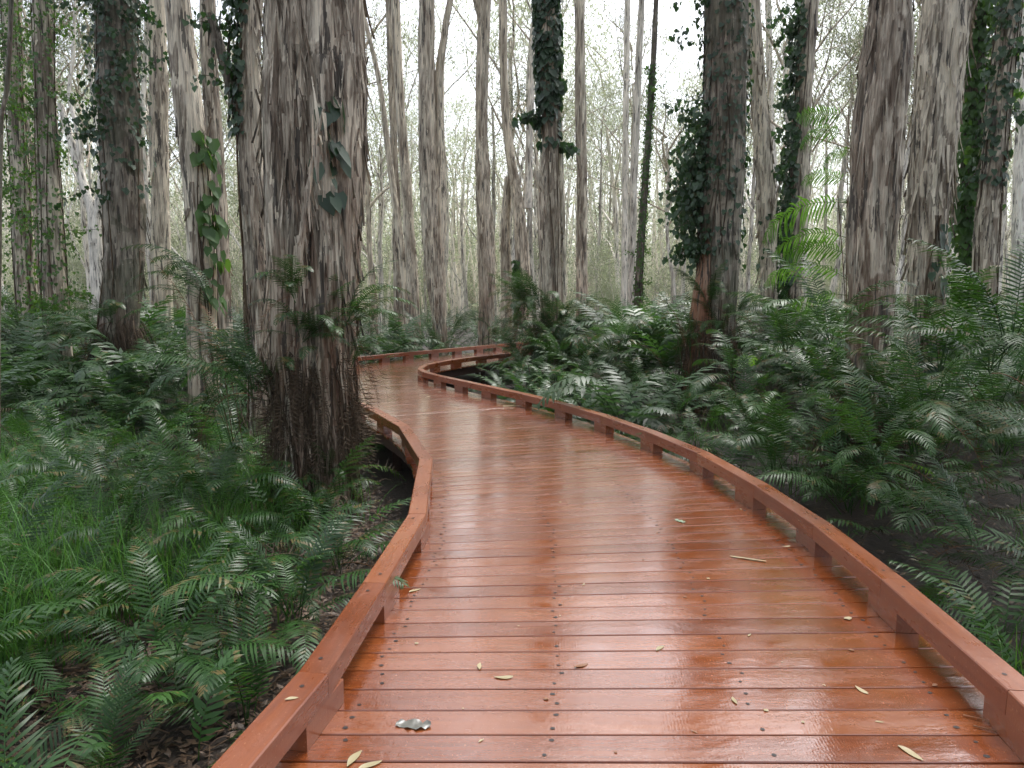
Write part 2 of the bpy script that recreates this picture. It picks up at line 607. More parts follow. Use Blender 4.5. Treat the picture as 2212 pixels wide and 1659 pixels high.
def under_structure():
    for A, nm in ((Lo, -1), (Ro, 1)):
        pass
    # joists under the deck follow its curve; posts carry them
    for f in (.045, .355, .645, .955):
        P = Lo + (Ro - Lo) * f
        mb = MB(('tint',))
        idx = list(range(0, len(P), 4))
        V = []
        for i in idx:
            t = P[min(i + 1, len(P) - 1)] - P[max(i - 1, 0)]
            t /= np.linalg.norm(t)
            nn = np.array([t[1], -t[0]])
            for e, z in ((-.022, -.03), (.022, -.03), (.022, -.2), (-.022, -.2)):
                q = P[i] + nn * e
                V.append((q[0], q[1], z))
        Q = []
        for k in range(len(idx) - 1):
            for j in range(4):
                a, b = k * 4 + j, k * 4 + (j + 1) % 4
                Q.append((a, b, b + 4, a + 4))
        mb.add(V, Q)
        link('joist', mb.mesh('joist', [M_joist], False), bw)
    s = .6
    while s < cum[-1]:
        for f in (.14, .86):
            a, b = interp_line(Lo, s), interp_line(Ro, s)
            c_ = a + (b - a) * f
            r = .05
            V = [(c_[0] + sx * r, c_[1] + sy * r, z) for z in (-.205, -.95) for sx, sy in ((-1, -1), (1, -1), (1, 1), (-1, 1))]
            mb = MB(('tint',))
            mb.add(V, [(0, 1, 5, 4), (1, 2, 6, 5), (2, 3, 7, 6), (3, 0, 4, 7), (0, 3, 2, 1)])
            link('support_post', mb.mesh('support_post', [M_joist], False), bw)
        s += 1.9


under_structure()


# ------------------------------------------------------------------ ground
def build_ground():
    n = 260
    u = np.linspace(-1, 1, n)
    s = np.sinh(u * 5.0) / math.sinh(5.0) * 400
    X, Y = np.meshgrid(s, s + 8)
    Z = gz(X, Y)
    V = np.stack([X, Y, Z], -1).reshape(-1, 3)
    i = np.arange(n - 1)
    a = (i[:, None] * n + i[None, :]).ravel()
    Q = np.stack([a, a + 1, a + n + 1, a + n], 1)
    o = link('ground', mesh('ground', V, Q, mats=[M_ground]))
    tag(o, 'dark damp forest soil under the ferns', kind='structure')


build_ground()


# ------------------------------------------------------------------ trunks
def spline(P, n):
    """P rows (x,y,z,r) -> n rows evenly in z"""
    P = np.array(P, float)
    d = catmull([tuple(p) for p in P], 12)
    z = d[:, 2]
    o = np.argsort(z)
    return d[o]


def trunk_geo(path, N_, zs, seed, amp=.02, flute=.10, plates=.018, fine=.006, flakes=0, fl_len=(.08, .35), fl_w=(.015, .06), mb=None, lobes=0, zflare=.8, flare=.25, curl=.5):
    """path rows: x,y,z,r (world). zs: ring heights. Bark as layered, fluted relief, plus peeling strips."""
    d = spline(path, 0)
    zs = np.asarray(zs, float)
    cx, cy, r0 = [np.interp(zs, d[:, 2], d[:, k]) for k in (0, 1, 3)]
    cx = cx + .02 * (fbm(zs * .9 + seed, seed, 1, 2) - .5) * r0 * 8
    cy = cy + .02 * (fbm(zs * .9 + seed, seed, 7, 2) - .5) * r0 * 8
    zb = zs[0]
    r0 = r0 * (1 + flare * np.exp(-(zs - zb) / zflare))
    th = np.arange(N_) / N_ * 2 * PI
    TH, Z = np.meshgrid(th, zs)
    R0 = np.repeat(r0[:, None], N_, 1)
    ux, uy = np.cos(TH), np.sin(TH)
    tw = .12 * Z
    sx, sy = np.cos(TH + tw) * R0, np.sin(TH + tw) * R0
    o = seed * 13.7
    k = 1 / max(.12, float(np.median(r0)))
    low = fbm(sx * k * 1.1 + o, sy * k * 1.1, Z * .45, 2) - .5
    r = R0 * (1 + 2 * flute * low)
    if lobes:
        r += R0 * .17 * np.abs(np.sin(TH * lobes / 2 + 1.3 * fbm(Z * .5, o, 0, 2) * 3))
    ridg = 1 - np.abs(2 * fbm(sx * 13 + o, sy * 13, Z * 1.5, 3) - 1)
    r += amp * (ridg - .6) * 2
    t = fbm(sx * 7 + o + 3, sy * 7 + 1, Z * 1.1 + 5, 3)
    st = t * 9
    fr = st - np.floor(st)
    plate = np.floor(st) + np.clip((fr - .82) / .18, 0, 1)
    r += plates * (plate / 9 - .5) * 4
    r += fine * 2 * (fbm(sx * 48 + o, sy * 48, Z * 7, 2) - .5)
    X = cx[:, None] + ux * r
    Y = cy[:, None] + uy * r
    V = np.stack([X, Y, Z], -1).reshape(-1, 3)
    tint = _h(np.floor(st).astype(np.int64) + 3, (np.floor(fbm(sx * 3 + o, sy * 3, Z * .4, 1) * 7)).astype(np.int64), np.full(st.shape, int(seed), np.int64))
    tint = np.clip(.12 + .55 * tint + .45 * (ridg - .5), 0, 1)
    rows = len(zs)
    i = np.arange(rows - 1)[:, None] * N_
    j = np.arange(N_)[None, :]
    a = (i + j).ravel()
    b = (i + (j + 1) % N_).ravel()
    Q = np.stack([a, b, b + N_, a + N_], 1)
    mb = mb or MB()
    mb.add(V, Q, tint=tint.ravel())
    if flakes:
        rr = np.random.RandomState(int(seed * 10) + 1)
        grid = V.reshape(rows, N_, 3)
        zmax = min(zs[-1], zs[0] + 7.5)
        for _ in range(flakes):
            zi = rr.uniform(zs[0] + .2, zmax)
            ri = min(rows - 2, int(np.searchsorted(zs, zi)))
            ji = rr.randint(N_)
            p = grid[ri, ji]
            an = th[ji]
            nrm = np.array([math.cos(an), math.sin(an), 0])
            tan = np.array([-math.sin(an), math.cos(an), 0])
            L = rr.uniform(*fl_len) * (1.6 if rr.rand() < .12 else 1)
            w = rr.uniform(*fl_w)
            up = -1 if rr.rand() < .75 else 1
            lift = rr.uniform(.02, .35) * curl * L
            slant = rr.uniform(-.13, .13)
            cl = rr.uniform(-.6, .9) * w
            tl = rr.uniform(.2, .85)
            VV = []
            for s in range(5):
                t_ = s / 4
                ww = w * (1 - .5 * t_ * t_) * (.6 + .4 * math.sin(PI * min(1, t_ + .35)))
                c0 = p + nrm * (.004 + lift * t_ ** 2.2) + np.array([0, 0, up * L * t_]) + tan * slant * L * t_
                # follow the trunk's lean
                for e, bend in ((-1, 1), (0, 0), (1, 1)):
                    VV.append(c0 + tan * e * ww * .5 + nrm * bend * cl * (.15 + t_) * .8)
            QQ = []
            for s in range(4):
                for e in range(2):
                    q = s * 3 + e
                    QQ.append((q, q + 1, q + 4, q + 3))
            mb.add(VV, QQ, tint=tl)
    return mb


def tube_geo(mb, P, r0, r1, N_=7, tint=.5, wob=0.0, rs=None):
    P = np.array(P, float)
    n = len(P)
    T = np.gradient(P, axis=0)
    T /= np.linalg.norm(T, axis=1)[:, None] + 1e-9
    ref = np.array([0, 0, 1.]) if abs(T[0][2]) < .8 else np.array([1., 0, 0])
    V = []
    for i in range(n):
        a = np.cross(T[i], ref)
        a /= np.linalg.norm(a) + 1e-9
        b = np.cross(T[i], a)
        t = i / (n - 1)
        r = r0 + (r1 - r0) * t
        for k in range(N_):
            an = 2 * PI * k / N_
            rr = r * (1 + (wob * (rs.rand() - .5) if rs is not None else 0))
            V.append(P[i] + (a * math.cos(an) + b * math.sin(an)) * rr)
    Q = []
    for i in range(n - 1):
        for k in range(N_):
            q, w = i * N_ + k, i * N_ + (k + 1) % N_
            Q.append((q, w, w + N_, q + N_))
    mb.add(V, Q, tint=tint)


def limb_path(p, d, L, n, rs, gn=.25, up=.0):
    P = [np.array(p, float)]
    d = np.array(d, float)
    d /= np.linalg.norm(d)
    for i in range(n):
        d = d + rs.normal(0, gn, 3) + np.array([0, 0, up])
        d /= np.linalg.norm(d)
        P.append(P[-1] + d * L / n)
    return P


def hanging_leaves(mb, C0, n, spread, size, rs, w=.24, droop=.75):
    """n narrow drooping leaves scattered round the point C0"""
    c = np.array(C0) + rs.normal(0, 1, (n, 3)) * np.array([spread, spread, spread * .7])
    d = rs.normal(0, 1, (n, 3))
    d[:, 2] = -np.abs(d[:, 2]) - droop
    d /= np.linalg.norm(d, axis=1)[:, None]
    s = rs.normal(0, 1, (n, 3))
    s -= (s * d).sum(1)[:, None] * d
    s /= np.linalg.norm(s, axis=1)[:, None]
    l = size * rs.uniform(.6, 1.3, n)[:, None]
    a, b = c, c + d * l * .5
    V = np.stack([a, b + s * l * w * .5, c + d * l, b - s * l * w * .5], 1).reshape(-1, 3)
    Q = np.arange(4 * n).reshape(n, 4)
    mb.add(V, Q, tint=np.repeat(rs.rand(n), 4))


def crown_meshes(seed, h0, h1, rad, n_limb, twigs, leaves, size, mat_leaf, mat_bark, r_limb, spread=.35, far=False):
    """limbs and leafy crown above a trunk top at the origin; heights run from h0 to h1"""
    rs = np.random.RandomState(seed)
    wood, leaf = MB(), MB()
    for i in range(n_limb):
        z = h0 + (h1 - h0) * .55 * (i / max(1, n_limb - 1))
        az = i * 2.4 + rs.uniform(-.5, .5)
        el = rs.uniform(.7, 1.25)
        L = (h1 - z) * rs.uniform(.55, .9)
        d = (math.cos(az) * math.cos(el) * rad / 3, math.sin(az) * math.cos(el) * rad / 3, math.sin(el))
        P = limb_path((0, 0, z), d, L, 7, rs, .13, .03)
        tube_geo(wood, P, r_limb * rs.uniform(.7, 1), r_limb * .12, 6, .6)
        for k in range(twigs):
            j = rs.randint(2, 8)
            q = P[j]
            dd = rs.normal(0, 1, 3)
            dd[2] = abs(dd[2]) * .6
            T = limb_path(q, dd, L * rs.uniform(.25, .5), 4, rs, .22)
            tube_geo(wood, T, r_limb * .22, r_limb * .05, 4, .5)
            for e in (2, 3, 4):
                hanging_leaves(leaf, T[e], leaves, spread * rs.uniform(.6, 1.3), size, rs)
    return wood.mesh('limbs', [mat_bark]), leaf.mesh('crown', [mat_leaf], False)


CROWNS = [crown_meshes(30 + i, 0, 7.0 + (i % 3), 2.6, 7, 8, 22, .12, M_canopy, M_bark_mid, .06, .38) for i in range(4)]
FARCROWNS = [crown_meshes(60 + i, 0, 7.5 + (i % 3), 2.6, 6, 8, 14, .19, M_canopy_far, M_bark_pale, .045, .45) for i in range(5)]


def rings(z0, z1, dz, zfine=7.0):
    a = np.arange(z0, min(z1, z0 + zfine), dz)
    b = np.arange(a[-1] + dz * 4, z1 + .01, dz * 4) if z1 > z0 + zfine else np.array([])
    return np.concatenate([a, b])


TREES = {}
STEMS = {}


def hero_tree(key, label, pix, Y, height, bark, N_, dz, seed, stems=(), flakes=400, crown=True, hdrop=.0, name='paperbark_tree', crown_s=1.0, group=None, **kw):
    """pix: list of (x, y, width) measured on the photo (2212 px wide); Y distance"""
    P = []
    for (x, y, w) in pix:
        p = at(x, y, Y)
        zc = p.y * math.cos(PITCH) + (CAM_H - p.z) * math.sin(PITCH)
        P.append((p.x, p.y, p.z, w / FPX * zc * .5 * ((.80 if kw.get('lobes') else .84) if w > 60 else .97)))
    P.sort(key=lambda q: q[2])
    P = np.array(P)
    g = float(gz(P[0][0], Y)) - .12
    # carry the line down into the soil and up into the canopy
    lo = P[0] + (P[0] - P[1]) * ((P[0][2] - g) / max(.4, (P[1][2] - P[0][2]))) * .5
    lo = np.array([lo[0], lo[1], g, P[0][3] * 1.05])
    sl = (P[-1] - P[-2]) / max(.4, P[-1][2] - P[-2][2])
    top_z = max(height, P[-1][2] + 2)
    dzt = top_z - P[-1][2]
    hi1 = np.array([P[-1][0] + sl[0] * dzt * .5, P[-1][1], P[-1][2] + dzt * .5, P[-1][3] * .85])
    hi2 = np.array([P[-1][0] + sl[0] * dzt * .8, P[-1][1], top_z, P[-1][3] * .55])
    path = [lo] + list(P) + [hi1, hi2]
    path = np.array(path)
    base = Vector((lo[0], lo[1], g))
    root = bpy.data.objects.new(name, None)
    C.objects.link(root)
    root.location = base
    tag(root, label, 'tree', group)
    loc = path.copy()
    loc[:, 0] -= base.x
    loc[:, 1] -= base.y
    loc[:, 2] -= base.z
    mb = trunk_geo(loc, N_, rings(0, top_z - g, dz), seed, flakes=flakes, **kw)
    link('trunk', mb.mesh('trunk', [bark]), root)
    if crown:
        w_, c_ = CROWNS[int(seed) % 4]
        rot = (0, 0, seed * 1.7)
        link('limbs', w_, root, (loc[-1][0], loc[-1][1], loc[-1][2] - .6), rot, crown_s)
        link('crown', c_, root, (loc[-1][0], loc[-1][1], loc[-1][2] - .6), rot, crown_s)
    TREES[key] = (root, loc)
    return root, loc


def extra_stem(key, pix, Y, bark, N_, dz, seed, ztop, flakes=100, name='stem', zlow=None, **kw):
    root, _ = TREES[key]
    b = root.location
    P = []
    for (x, y, w) in pix:
        p = at(x, y, Y)
        zc = p.y * math.cos(PITCH) + (CAM_H - p.z) * math.sin(PITCH)
        P.append((p.x - b.x, p.y - b.y, p.z - b.z, w / FPX * zc * .5))
    P.sort(key=lambda q: q[2])
    P = np.array(P)
    pts = list(P)
    if zlow is None:
        pts = [np.array([P[0][0], P[0][1], 0, P[0][3] * 1.1])] + pts
    if ztop > P[-1][2]:
        sl = (P[-1] - P[-2]) / (P[-1][2] - P[-2][2])
        pts.append(np.array([P[-1][0] + sl[0] * (ztop - P[-1][2]) * .6, P[-1][1], ztop, P[-1][3] * .6]))
    z0 = pts[0][2]
    mb = trunk_geo(np.array(pts), N_, rings(z0, pts[-1][2], dz), seed, flakes=flakes, flare=.1 if zlow is None else 0, **kw)
    link(name, mb.mesh(name, [bark]), root)
    STEMS.setdefault(key, []).append(np.array(pts))


# --- the trees one can tell apart, left to right across the view
hero_tree('A', 'massive ragged paperbark of several fused stems with peeling bark beside the left kerb',
          [(634, -60, 114), (636, 100, 118), (640, 300, 120), (646, 550, 116), (654, 800, 112), (658, 1000, 106)], 6.45, 13, M_bark, 210, .020, 1.0,
          flakes=1300, amp=.026, flute=.16, plates=.020, fine=.008, lobes=5, fl_len=(.12, .65), fl_w=(.012, .05), flare=.1)
extra_stem('A', [(700, -60, 64), (698, 120, 72), (694, 300, 80), (698, 550, 84), (700, 800, 88), (700, 1000, 84)], 6.42, M_bark, 110, .022, 3.3, 12, 480,
           amp=.024, flute=.18, plates=.018, fl_len=(.12, .6), fl_w=(.012, .05))
extra_stem('A', [(596, -60, 34), (590, 150, 38), (592, 330, 40), (602, 560, 42), (616, 800, 46), (624, 1000, 48)], 6.3, M_bark, 70, .024, 3.9, 12, 260,
           amp=.020, flute=.18, plates=.014, fl_len=(.12, .6), fl_w=(.012, .04))
extra_stem('A', [(742, -60, 80), (738, 120, 84), (735, 300, 92), (728, 550, 88), (715, 800, 90), (705, 1000, 80)], 6.55, M_bark, 110, .024, 2.3, 12, 420,
           amp=.018, flute=.14, plates=.014, fl_len=(.10, .45), fl_w=(.02, .07))
extra_stem('A', [(768, 60, 40), (772, 200, 42), (766, 400, 44), (752, 620, 44), (735, 850, 46)], 6.75, M_bark, 60, .03, 4.1, 12, 160,
           amp=.014, flute=.12, plates=.012, fl_len=(.08, .35))
extra_stem('A', [(700, 230, 8), (678, 330, 10), (655, 480, 12), (640, 600, 14)], 6.02, M_bark, 20, .03, 5.2, 0, 30, name='buttress_root', zlow=1, amp=.008, flute=.1, plates=.006)
hero_tree('B', 'smooth grey paperbark leaning slightly, with a big-leaved vine up its right side',
          [(380, -40, 62), (395, 150, 66), (415, 300, 66), (430, 480, 66), (437, 600, 66), (437, 720, 68)], 10.0, 12, M_bark_mid, 90, .04, 3.0,
          flakes=130, amp=.010, flute=.09, plates=.008, fine=.003, fl_len=(.08, .3))
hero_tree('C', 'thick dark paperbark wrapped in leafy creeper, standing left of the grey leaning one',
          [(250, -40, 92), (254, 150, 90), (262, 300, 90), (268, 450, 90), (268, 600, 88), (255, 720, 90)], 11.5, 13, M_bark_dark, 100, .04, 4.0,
          flakes=330, amp=.02, flute=.10, plates=.016)
hero_tree('F', 'ragged paperbark rising just behind the left edge of the massive one',
          [(548, -40, 42), (538, 150, 46), (540, 300, 50), (548, 450, 52), (556, 600, 54), (560, 720, 54)], 8.6, 12, M_bark, 80, .04, 5.0,
          flakes=280, amp=.018, flute=.12, plates=.016)
extra_stem('F', [(452, 20, 16), (480, 120, 22), (512, 230, 28), (535, 330, 36)], 8.6, M_bark_dark, 40, .05, 5.5, 0, 50, name='branch', zlow=1, amp=.01, plates=.01)
hero_tree('D', 'rough brown paperbark seen between the dark creeper-clad tree and the grey leaning tree',
          [(338, -40, 36), (342, 200, 36), (346, 400, 38), (348, 600, 40)], 15.0, 13, M_bark_mid, 56, .07, 6.0, flakes=150, amp=.016, plates=.016)
hero_tree('E', 'slim grey paperbark close behind the grey leaning tree',
          [(448, -40, 32), (456, 200, 34), (470, 420, 34), (478, 600, 36)], 14.0, 13, M_bark_mid, 56, .07, 7.0, flakes=120, amp=.012, plates=.012)
hero_tree('G', 'creeper-hung paperbark standing second from the left edge of the view',
          [(92, -40, 38), (98, 200, 40), (106, 400, 44), (116, 600, 46)], 13.0, 13, M_bark, 60, .07, 8.0, flakes=150, amp=.016, plates=.014)
hero_tree('H', 'knobbly paperbark nearest the left edge, half hidden by creeper leaves',
          [(20, -40, 32), (34, 200, 34), (46, 400, 36), (52, 600, 38)], 14.5, 13, M_bark, 56, .07, 9.0, flakes=140, amp=.016, plates=.014)
hero_tree('J', 'pale forked tree with bare white limbs between the creeper-clad trunks on the left',
          [(208, 560, 26), (203, 470, 24), (188, 420, 20), (170, 360, 17), (152, 300, 15)], 26.0, 8.6, M_bark_pale, 26, .2, 10.0, flakes=20, crown_s=.7)
extra_stem('J', [(205, 480, 18), (215, 420, 15), (222, 350, 13), (212, 290, 9)], 26.0, M_bark_pale, 20, .2, 10.5, 11, 10, name='branch', zlow=1)
extra_stem('J', [(172, 360, 10), (165, 280, 8), (150, 200, 7), (158, 120, 6)], 26.0, M_bark_pale, 16, .2, 10.8, 13, 4, name='branch', zlow=1)
hero_tree('K', 'left one of the close pair of slim paperbarks right of the massive trunk',
          [(841, -40, 17), (846, 150, 17), (850, 300, 16), (856, 450, 18), (860, 620, 20)], 26.0, 15, M_bark_mid, 32, .12, 11.0, flakes=50, amp=.012, plates=.012)
hero_tree('K2', 'right one of the close pair of slim paperbarks, browner at its foot',
          [(852, -40, 18), (862, 180, 20), (872, 330, 21), (882, 470, 23), (892, 620, 24)], 24.0, 15, M_bark_mid, 36, .10, 12.0, flakes=70, amp=.014, plates=.014)
hero_tree('K3', 'thin bent paperbark stem leaning toward the slim pair beside the massive trunk',
          [(778, 10, 9), (800, 90, 10), (822, 190, 11), (838, 320, 13), (852, 430, 14), (870, 560, 15)], 25.0, 12, M_bark_mid, 24, .15, 12.7, flakes=30, amp=.008, plates=.008, crown_s=.7)
hero_tree('L', 'sturdy twin-stemmed paperbark behind the far kerb',
          [(921, -40, 34), (922, 150, 36), (924, 300, 38), (928, 450, 38), (938, 600, 36), (950, 700, 26), (954, 760, 24)], 21.6, 15, M_bark_mid, 64, .08, 13.0, flakes=160, amp=.018, plates=.018)
extra_stem('L', [(984, -60, 11), (962, 60, 14), (950, 160, 18), (950, 300, 20), (952, 450, 22), (952, 620, 20)], 21.7, M_bark_mid, 36, .1, 13.6, 13, 60)
hero_tree('M', 'tall paperbark directly behind the far kerb, red-brown low down and forked near the top',
          [(1046, 30, 28), (1042, 150, 28), (1040, 300, 27), (1044, 430, 32), (1051, 560, 36), (1051, 680, 32), (1050, 760, 32)], 22.3, 13, M_bark_mid, 64, .08, 14.0, flakes=190, amp=.02, plates=.02)
extra_stem('M', [(1018, -80, 12), (1028, -10, 16), (1042, 50, 20)], 22.3, M_bark_mid, 30, .12, 14.5, 12, 30, name='branch', zlow=1)
hero_tree('N', 'pale crooked paperbark with a kinked trunk, between the red-brown tree and the creeper column',
          [(1084, -40, 17), (1088, 120, 18), (1091, 240, 18), (1104, 350, 20), (1122, 470, 28), (1130, 600, 32)], 25.0, 14, M_bark_mid, 40, .12, 15.0, flakes=70, amp=.015, plates=.015)
extra_stem('N', [(1098, 380, 16), (1092, 480, 19), (1094, 600, 22)], 25.4, M_bark_mid, 30, .12, 15.4, 0, 30)
extra_stem('N', [(1158, -40, 10), (1145, 260, 14), (1142, 380, 18), (1136, 450, 22)], 25.2, M_bark_pale, 26, .15, 15.8, 14, 20, name='branch', zlow=1)
hero_tree('O', 'grey paperbark beside the bend, its upper trunk clad in dark heart-shaped creeper leaves',
          [(1180, -40, 46), (1184, 150, 44), (1189, 300, 36), (1184, 400, 44), (1186, 500, 48), (1188, 600, 48), (1192, 720, 50)], 16.6, 13, M_bark_mid, 84, .05, 16.0, flakes=130, amp=.014, flute=.14, plates=.01)
extra_stem('O', [(1206, 200, 16), (1210, 380, 18), (1211, 520, 22), (1210, 640, 26)], 16.9, M_bark_mid, 36, .08, 16.6, 11, 40)
extra_stem('O', [(1160, 366, 15), (1163, 380, 20), (1170, 400, 22), (1182, 425, 24)], 16.5, M_bark, 30, .03, 16.9, 0, 6, name='branch_stub', zlow=1, amp=.012, plates=.008)
hero_tree('P', 'straight rough paperbark pole standing right of the creeper-topped tree',
          [(1253, -40, 22), (1252, 120, 22), (1256, 300, 23), (1258, 450, 23), (1257, 600, 24)], 23.0, 15, M_bark_mid, 48, .09, 17.0, flakes=120, amp=.018, plates=.016)
hero_tree('Q', 'thin whitish paperbark left of a close white pair in the middle distance',
          [(1356, -40, 12), (1352, 250, 12), (1350, 450, 14), (1350, 620, 16)], 31.0, 15, M_bark_pale, 28, .16, 18.0, flakes=40)
hero_tree('R', 'thin whitish paperbark with a tan patch, right one of the white pair',
          [(1388, -40, 12), (1378, 180, 14), (1370, 350, 16), (1366, 480, 17), (1364, 620, 18)], 29.0, 15, M_bark_pale, 30, .15, 19.0, flakes=50)
hero_tree('S', 'slender leaning trunk furred with small green creeper leaves',
          [(1418, -10, 9), (1410, 150, 11), (1400, 300, 12), (1390, 450, 14), (1380, 620, 16)], 27.0, 14, M_bark_dark, 28, .15, 20.0, flakes=10, crown_s=.8)
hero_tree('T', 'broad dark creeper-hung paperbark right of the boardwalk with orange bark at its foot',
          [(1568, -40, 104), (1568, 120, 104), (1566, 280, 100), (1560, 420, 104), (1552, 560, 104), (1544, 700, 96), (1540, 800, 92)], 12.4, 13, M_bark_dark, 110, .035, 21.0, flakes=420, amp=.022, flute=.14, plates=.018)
extra_stem('T', [(1546, 470, 30), (1530, 570, 44), (1516, 680, 50), (1508, 800, 54)], 12.3, bark_material('orange_inner_bark', [(.2, (.12, .05, .028)), (.4, (.26, .11, .06)), (.6, (.38, .2, .12)), (.75, (.42, .27, .18)), (.9, (.5, .36, .26))], .5, 6.0, 1.0), 44, .03, 21.6, 0, 110, name='peeled_buttress', zlow=None)
hero_tree('U', 'tan flaky paperbark leaning out from behind the broad creeper-hung tree',
          [(1624, -40, 28), (1636, 150, 30), (1645, 300, 34), (1654, 430, 38), (1660, 600, 34)], 14.5, 13, M_bark, 64, .05, 22.0, flakes=280, amp=.02, plates=.022, fl_len=(.1, .45), fl_w=(.03, .09))
hero_tree('V', 'brown leaning paperbark with creeper along its left edge, right of the broad dark tree',
          [(1750, -40, 36), (1742, 120, 36), (1732, 260, 34), (1722, 400, 36), (1716, 520, 34), (1712, 640, 36)], 14.6, 13, M_bark, 64, .05, 23.0, flakes=180, amp=.02, plates=.016)
hero_tree('W', 'stout fibrous paperbark on the right, left one of the big pair beyond the kerb',
          [(1928, -60, 84), (1920, 60, 94), (1904, 220, 104), (1892, 400, 102), (1882, 560, 92), (1880, 720, 80), (1866, 880, 72), (1858, 980, 74)], 7.3, 13, M_bark, 150, .026, 24.0, flakes=420, amp=.030, flute=.14, plates=.012, fine=.009, lobes=4, fl_len=(.1, .5), fl_w=(.008, .035))
hero_tree('X', 'stout flaky paperbark on the right, right one of the big pair beyond the kerb',
          [(2048, -60, 104), (2034, 100, 110), (2022, 240, 108), (2012, 380, 96), (2002, 520, 84), (1996, 680, 76)], 9.2, 13, M_bark, 140, .028, 25.0, flakes=600, amp=.024, flute=.12, plates=.026, fl_len=(.1, .5), fl_w=(.015, .06))
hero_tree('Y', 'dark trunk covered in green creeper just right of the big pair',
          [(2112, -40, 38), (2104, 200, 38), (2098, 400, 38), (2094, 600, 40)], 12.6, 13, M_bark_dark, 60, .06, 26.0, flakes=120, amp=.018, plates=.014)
hero_tree('Z', 'leaning grey-brown paperbark nearest the right edge beside the green creeper column',
          [(2184, -40, 42), (2168, 120, 44), (2152, 260, 44), (2138, 420, 44), (2128, 560, 46), (2122, 660, 46)], 11.6, 13, M_bark, 70, .05, 27.0, flakes=230, amp=.02, plates=.016)
hero_tree('AA', 'pale paperbark half cut by the right edge of the view',
          [(2214, -40, 22), (2210, 200, 24), (2204, 400, 26), (2200, 600, 28)], 19.0, 14, M_bark_pale, 40, .1, 28.0, flakes=70)
hero_tree('AB', 'thin white paperbark glimpsed between the tan flaky tree and the brown leaning tree',
          [(1658, -40, 13), (1664, 200, 14), (1672, 420, 15), (1678, 600, 15)], 28.0, 15, M_bark_pale, 28, .16, 29.0, flakes=30)
hero_tree('AC', 'dark thin sapling stem crossing the top left corner',
          [(26, -40, 9), (20, 120, 9), (12, 220, 9), (2, 310, 8)], 7.2, 8, M_bark_dark, 18, .12, 30.0, flakes=0, name='sapling', amp=.003, plates=.002, fine=.001, crown_s=.45)


# ------------------------------------------------------------------ far trees
def far_trunk(seed, H):
    rs = np.random.RandomState(seed)
    P = [(0, 0, 0, .12)]
    x = y = 0
    lx, ly = rs.normal(0, .035, 2)
    for k in range(1, 7):
        x += lx * H / 6 + rs.normal(0, .10)
        y += ly * H / 6 + rs.normal(0, .10)
        P.append((x, y, H * k / 6, .12 * (1 - .55 * k / 6) * rs.uniform(.9, 1.1)))
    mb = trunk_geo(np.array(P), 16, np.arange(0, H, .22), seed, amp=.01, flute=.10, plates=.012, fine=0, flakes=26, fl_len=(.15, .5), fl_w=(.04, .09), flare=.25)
    top = P[-1]
    # a few bare side limbs, white against the haze
    for k in range(rs.randint(2, 5)):
        j = rs.randint(2, 6)
        q = P[j]
        az = rs.uniform(0, 2 * PI)
        L = rs.uniform(1.5, 4.0)
        T = limb_path((q[0], q[1], q[2]), (math.cos(az) * .5, math.sin(az) * .5, 1), L, 6, rs, .12)
        tube_geo(mb, T, .06, .015, 5, .7)
    return mb.mesh('trunk', [M_bark_pale]), top


def far_trunk_mid(seed, H):
    me, top = far_trunk(seed, H)
    me.materials.clear()
    me.materials.append(M_bark_mid)
    return me, top


FT = [far_trunk(200 + i, 9.5 + (i % 4)) for i in range(8)] + [far_trunk_mid(300 + i, 10 + (i % 3)) for i in range(4)]


def tree_copy(name, tr, cr, x, y, s, rz, tilt, label, group, crown_s=1.0, sxy=1.0):
    root = bpy.data.objects.new(name, None)
    C.objects.link(root)
    root.location = (x, y, float(gz(x, y)) - .05)
    root.rotation_euler = (tilt[0], tilt[1], rz)
    root.scale = (s * sxy, s * sxy, s)
    me, top = tr
    link('trunk', me, root)
    if cr:
        dn = (x * 7.3 + y * 3.1) % 3.2 + .8
        link('limbs', cr[0], root, (top[0], top[1], top[2] - dn), None, crown_s)
        link('crown', cr[1], root, (top[0], top[1], top[2] - dn), None, crown_s)
    tag(root, label, 'tree', group)
    return root


placed = []
HEROX = [(TREES[k][0].location.x, TREES[k][0].location.y) for k in TREES]


def view_clear(x, y, lim):
    for (a, b) in placed:
        if (a - x) ** 2 + (b - y) ** 2 < lim ** 2:
            return False
    for (a, b) in HEROX:
        if (a - x) ** 2 + (b - y) ** 2 < 1.6 ** 2:
            return False
    return True


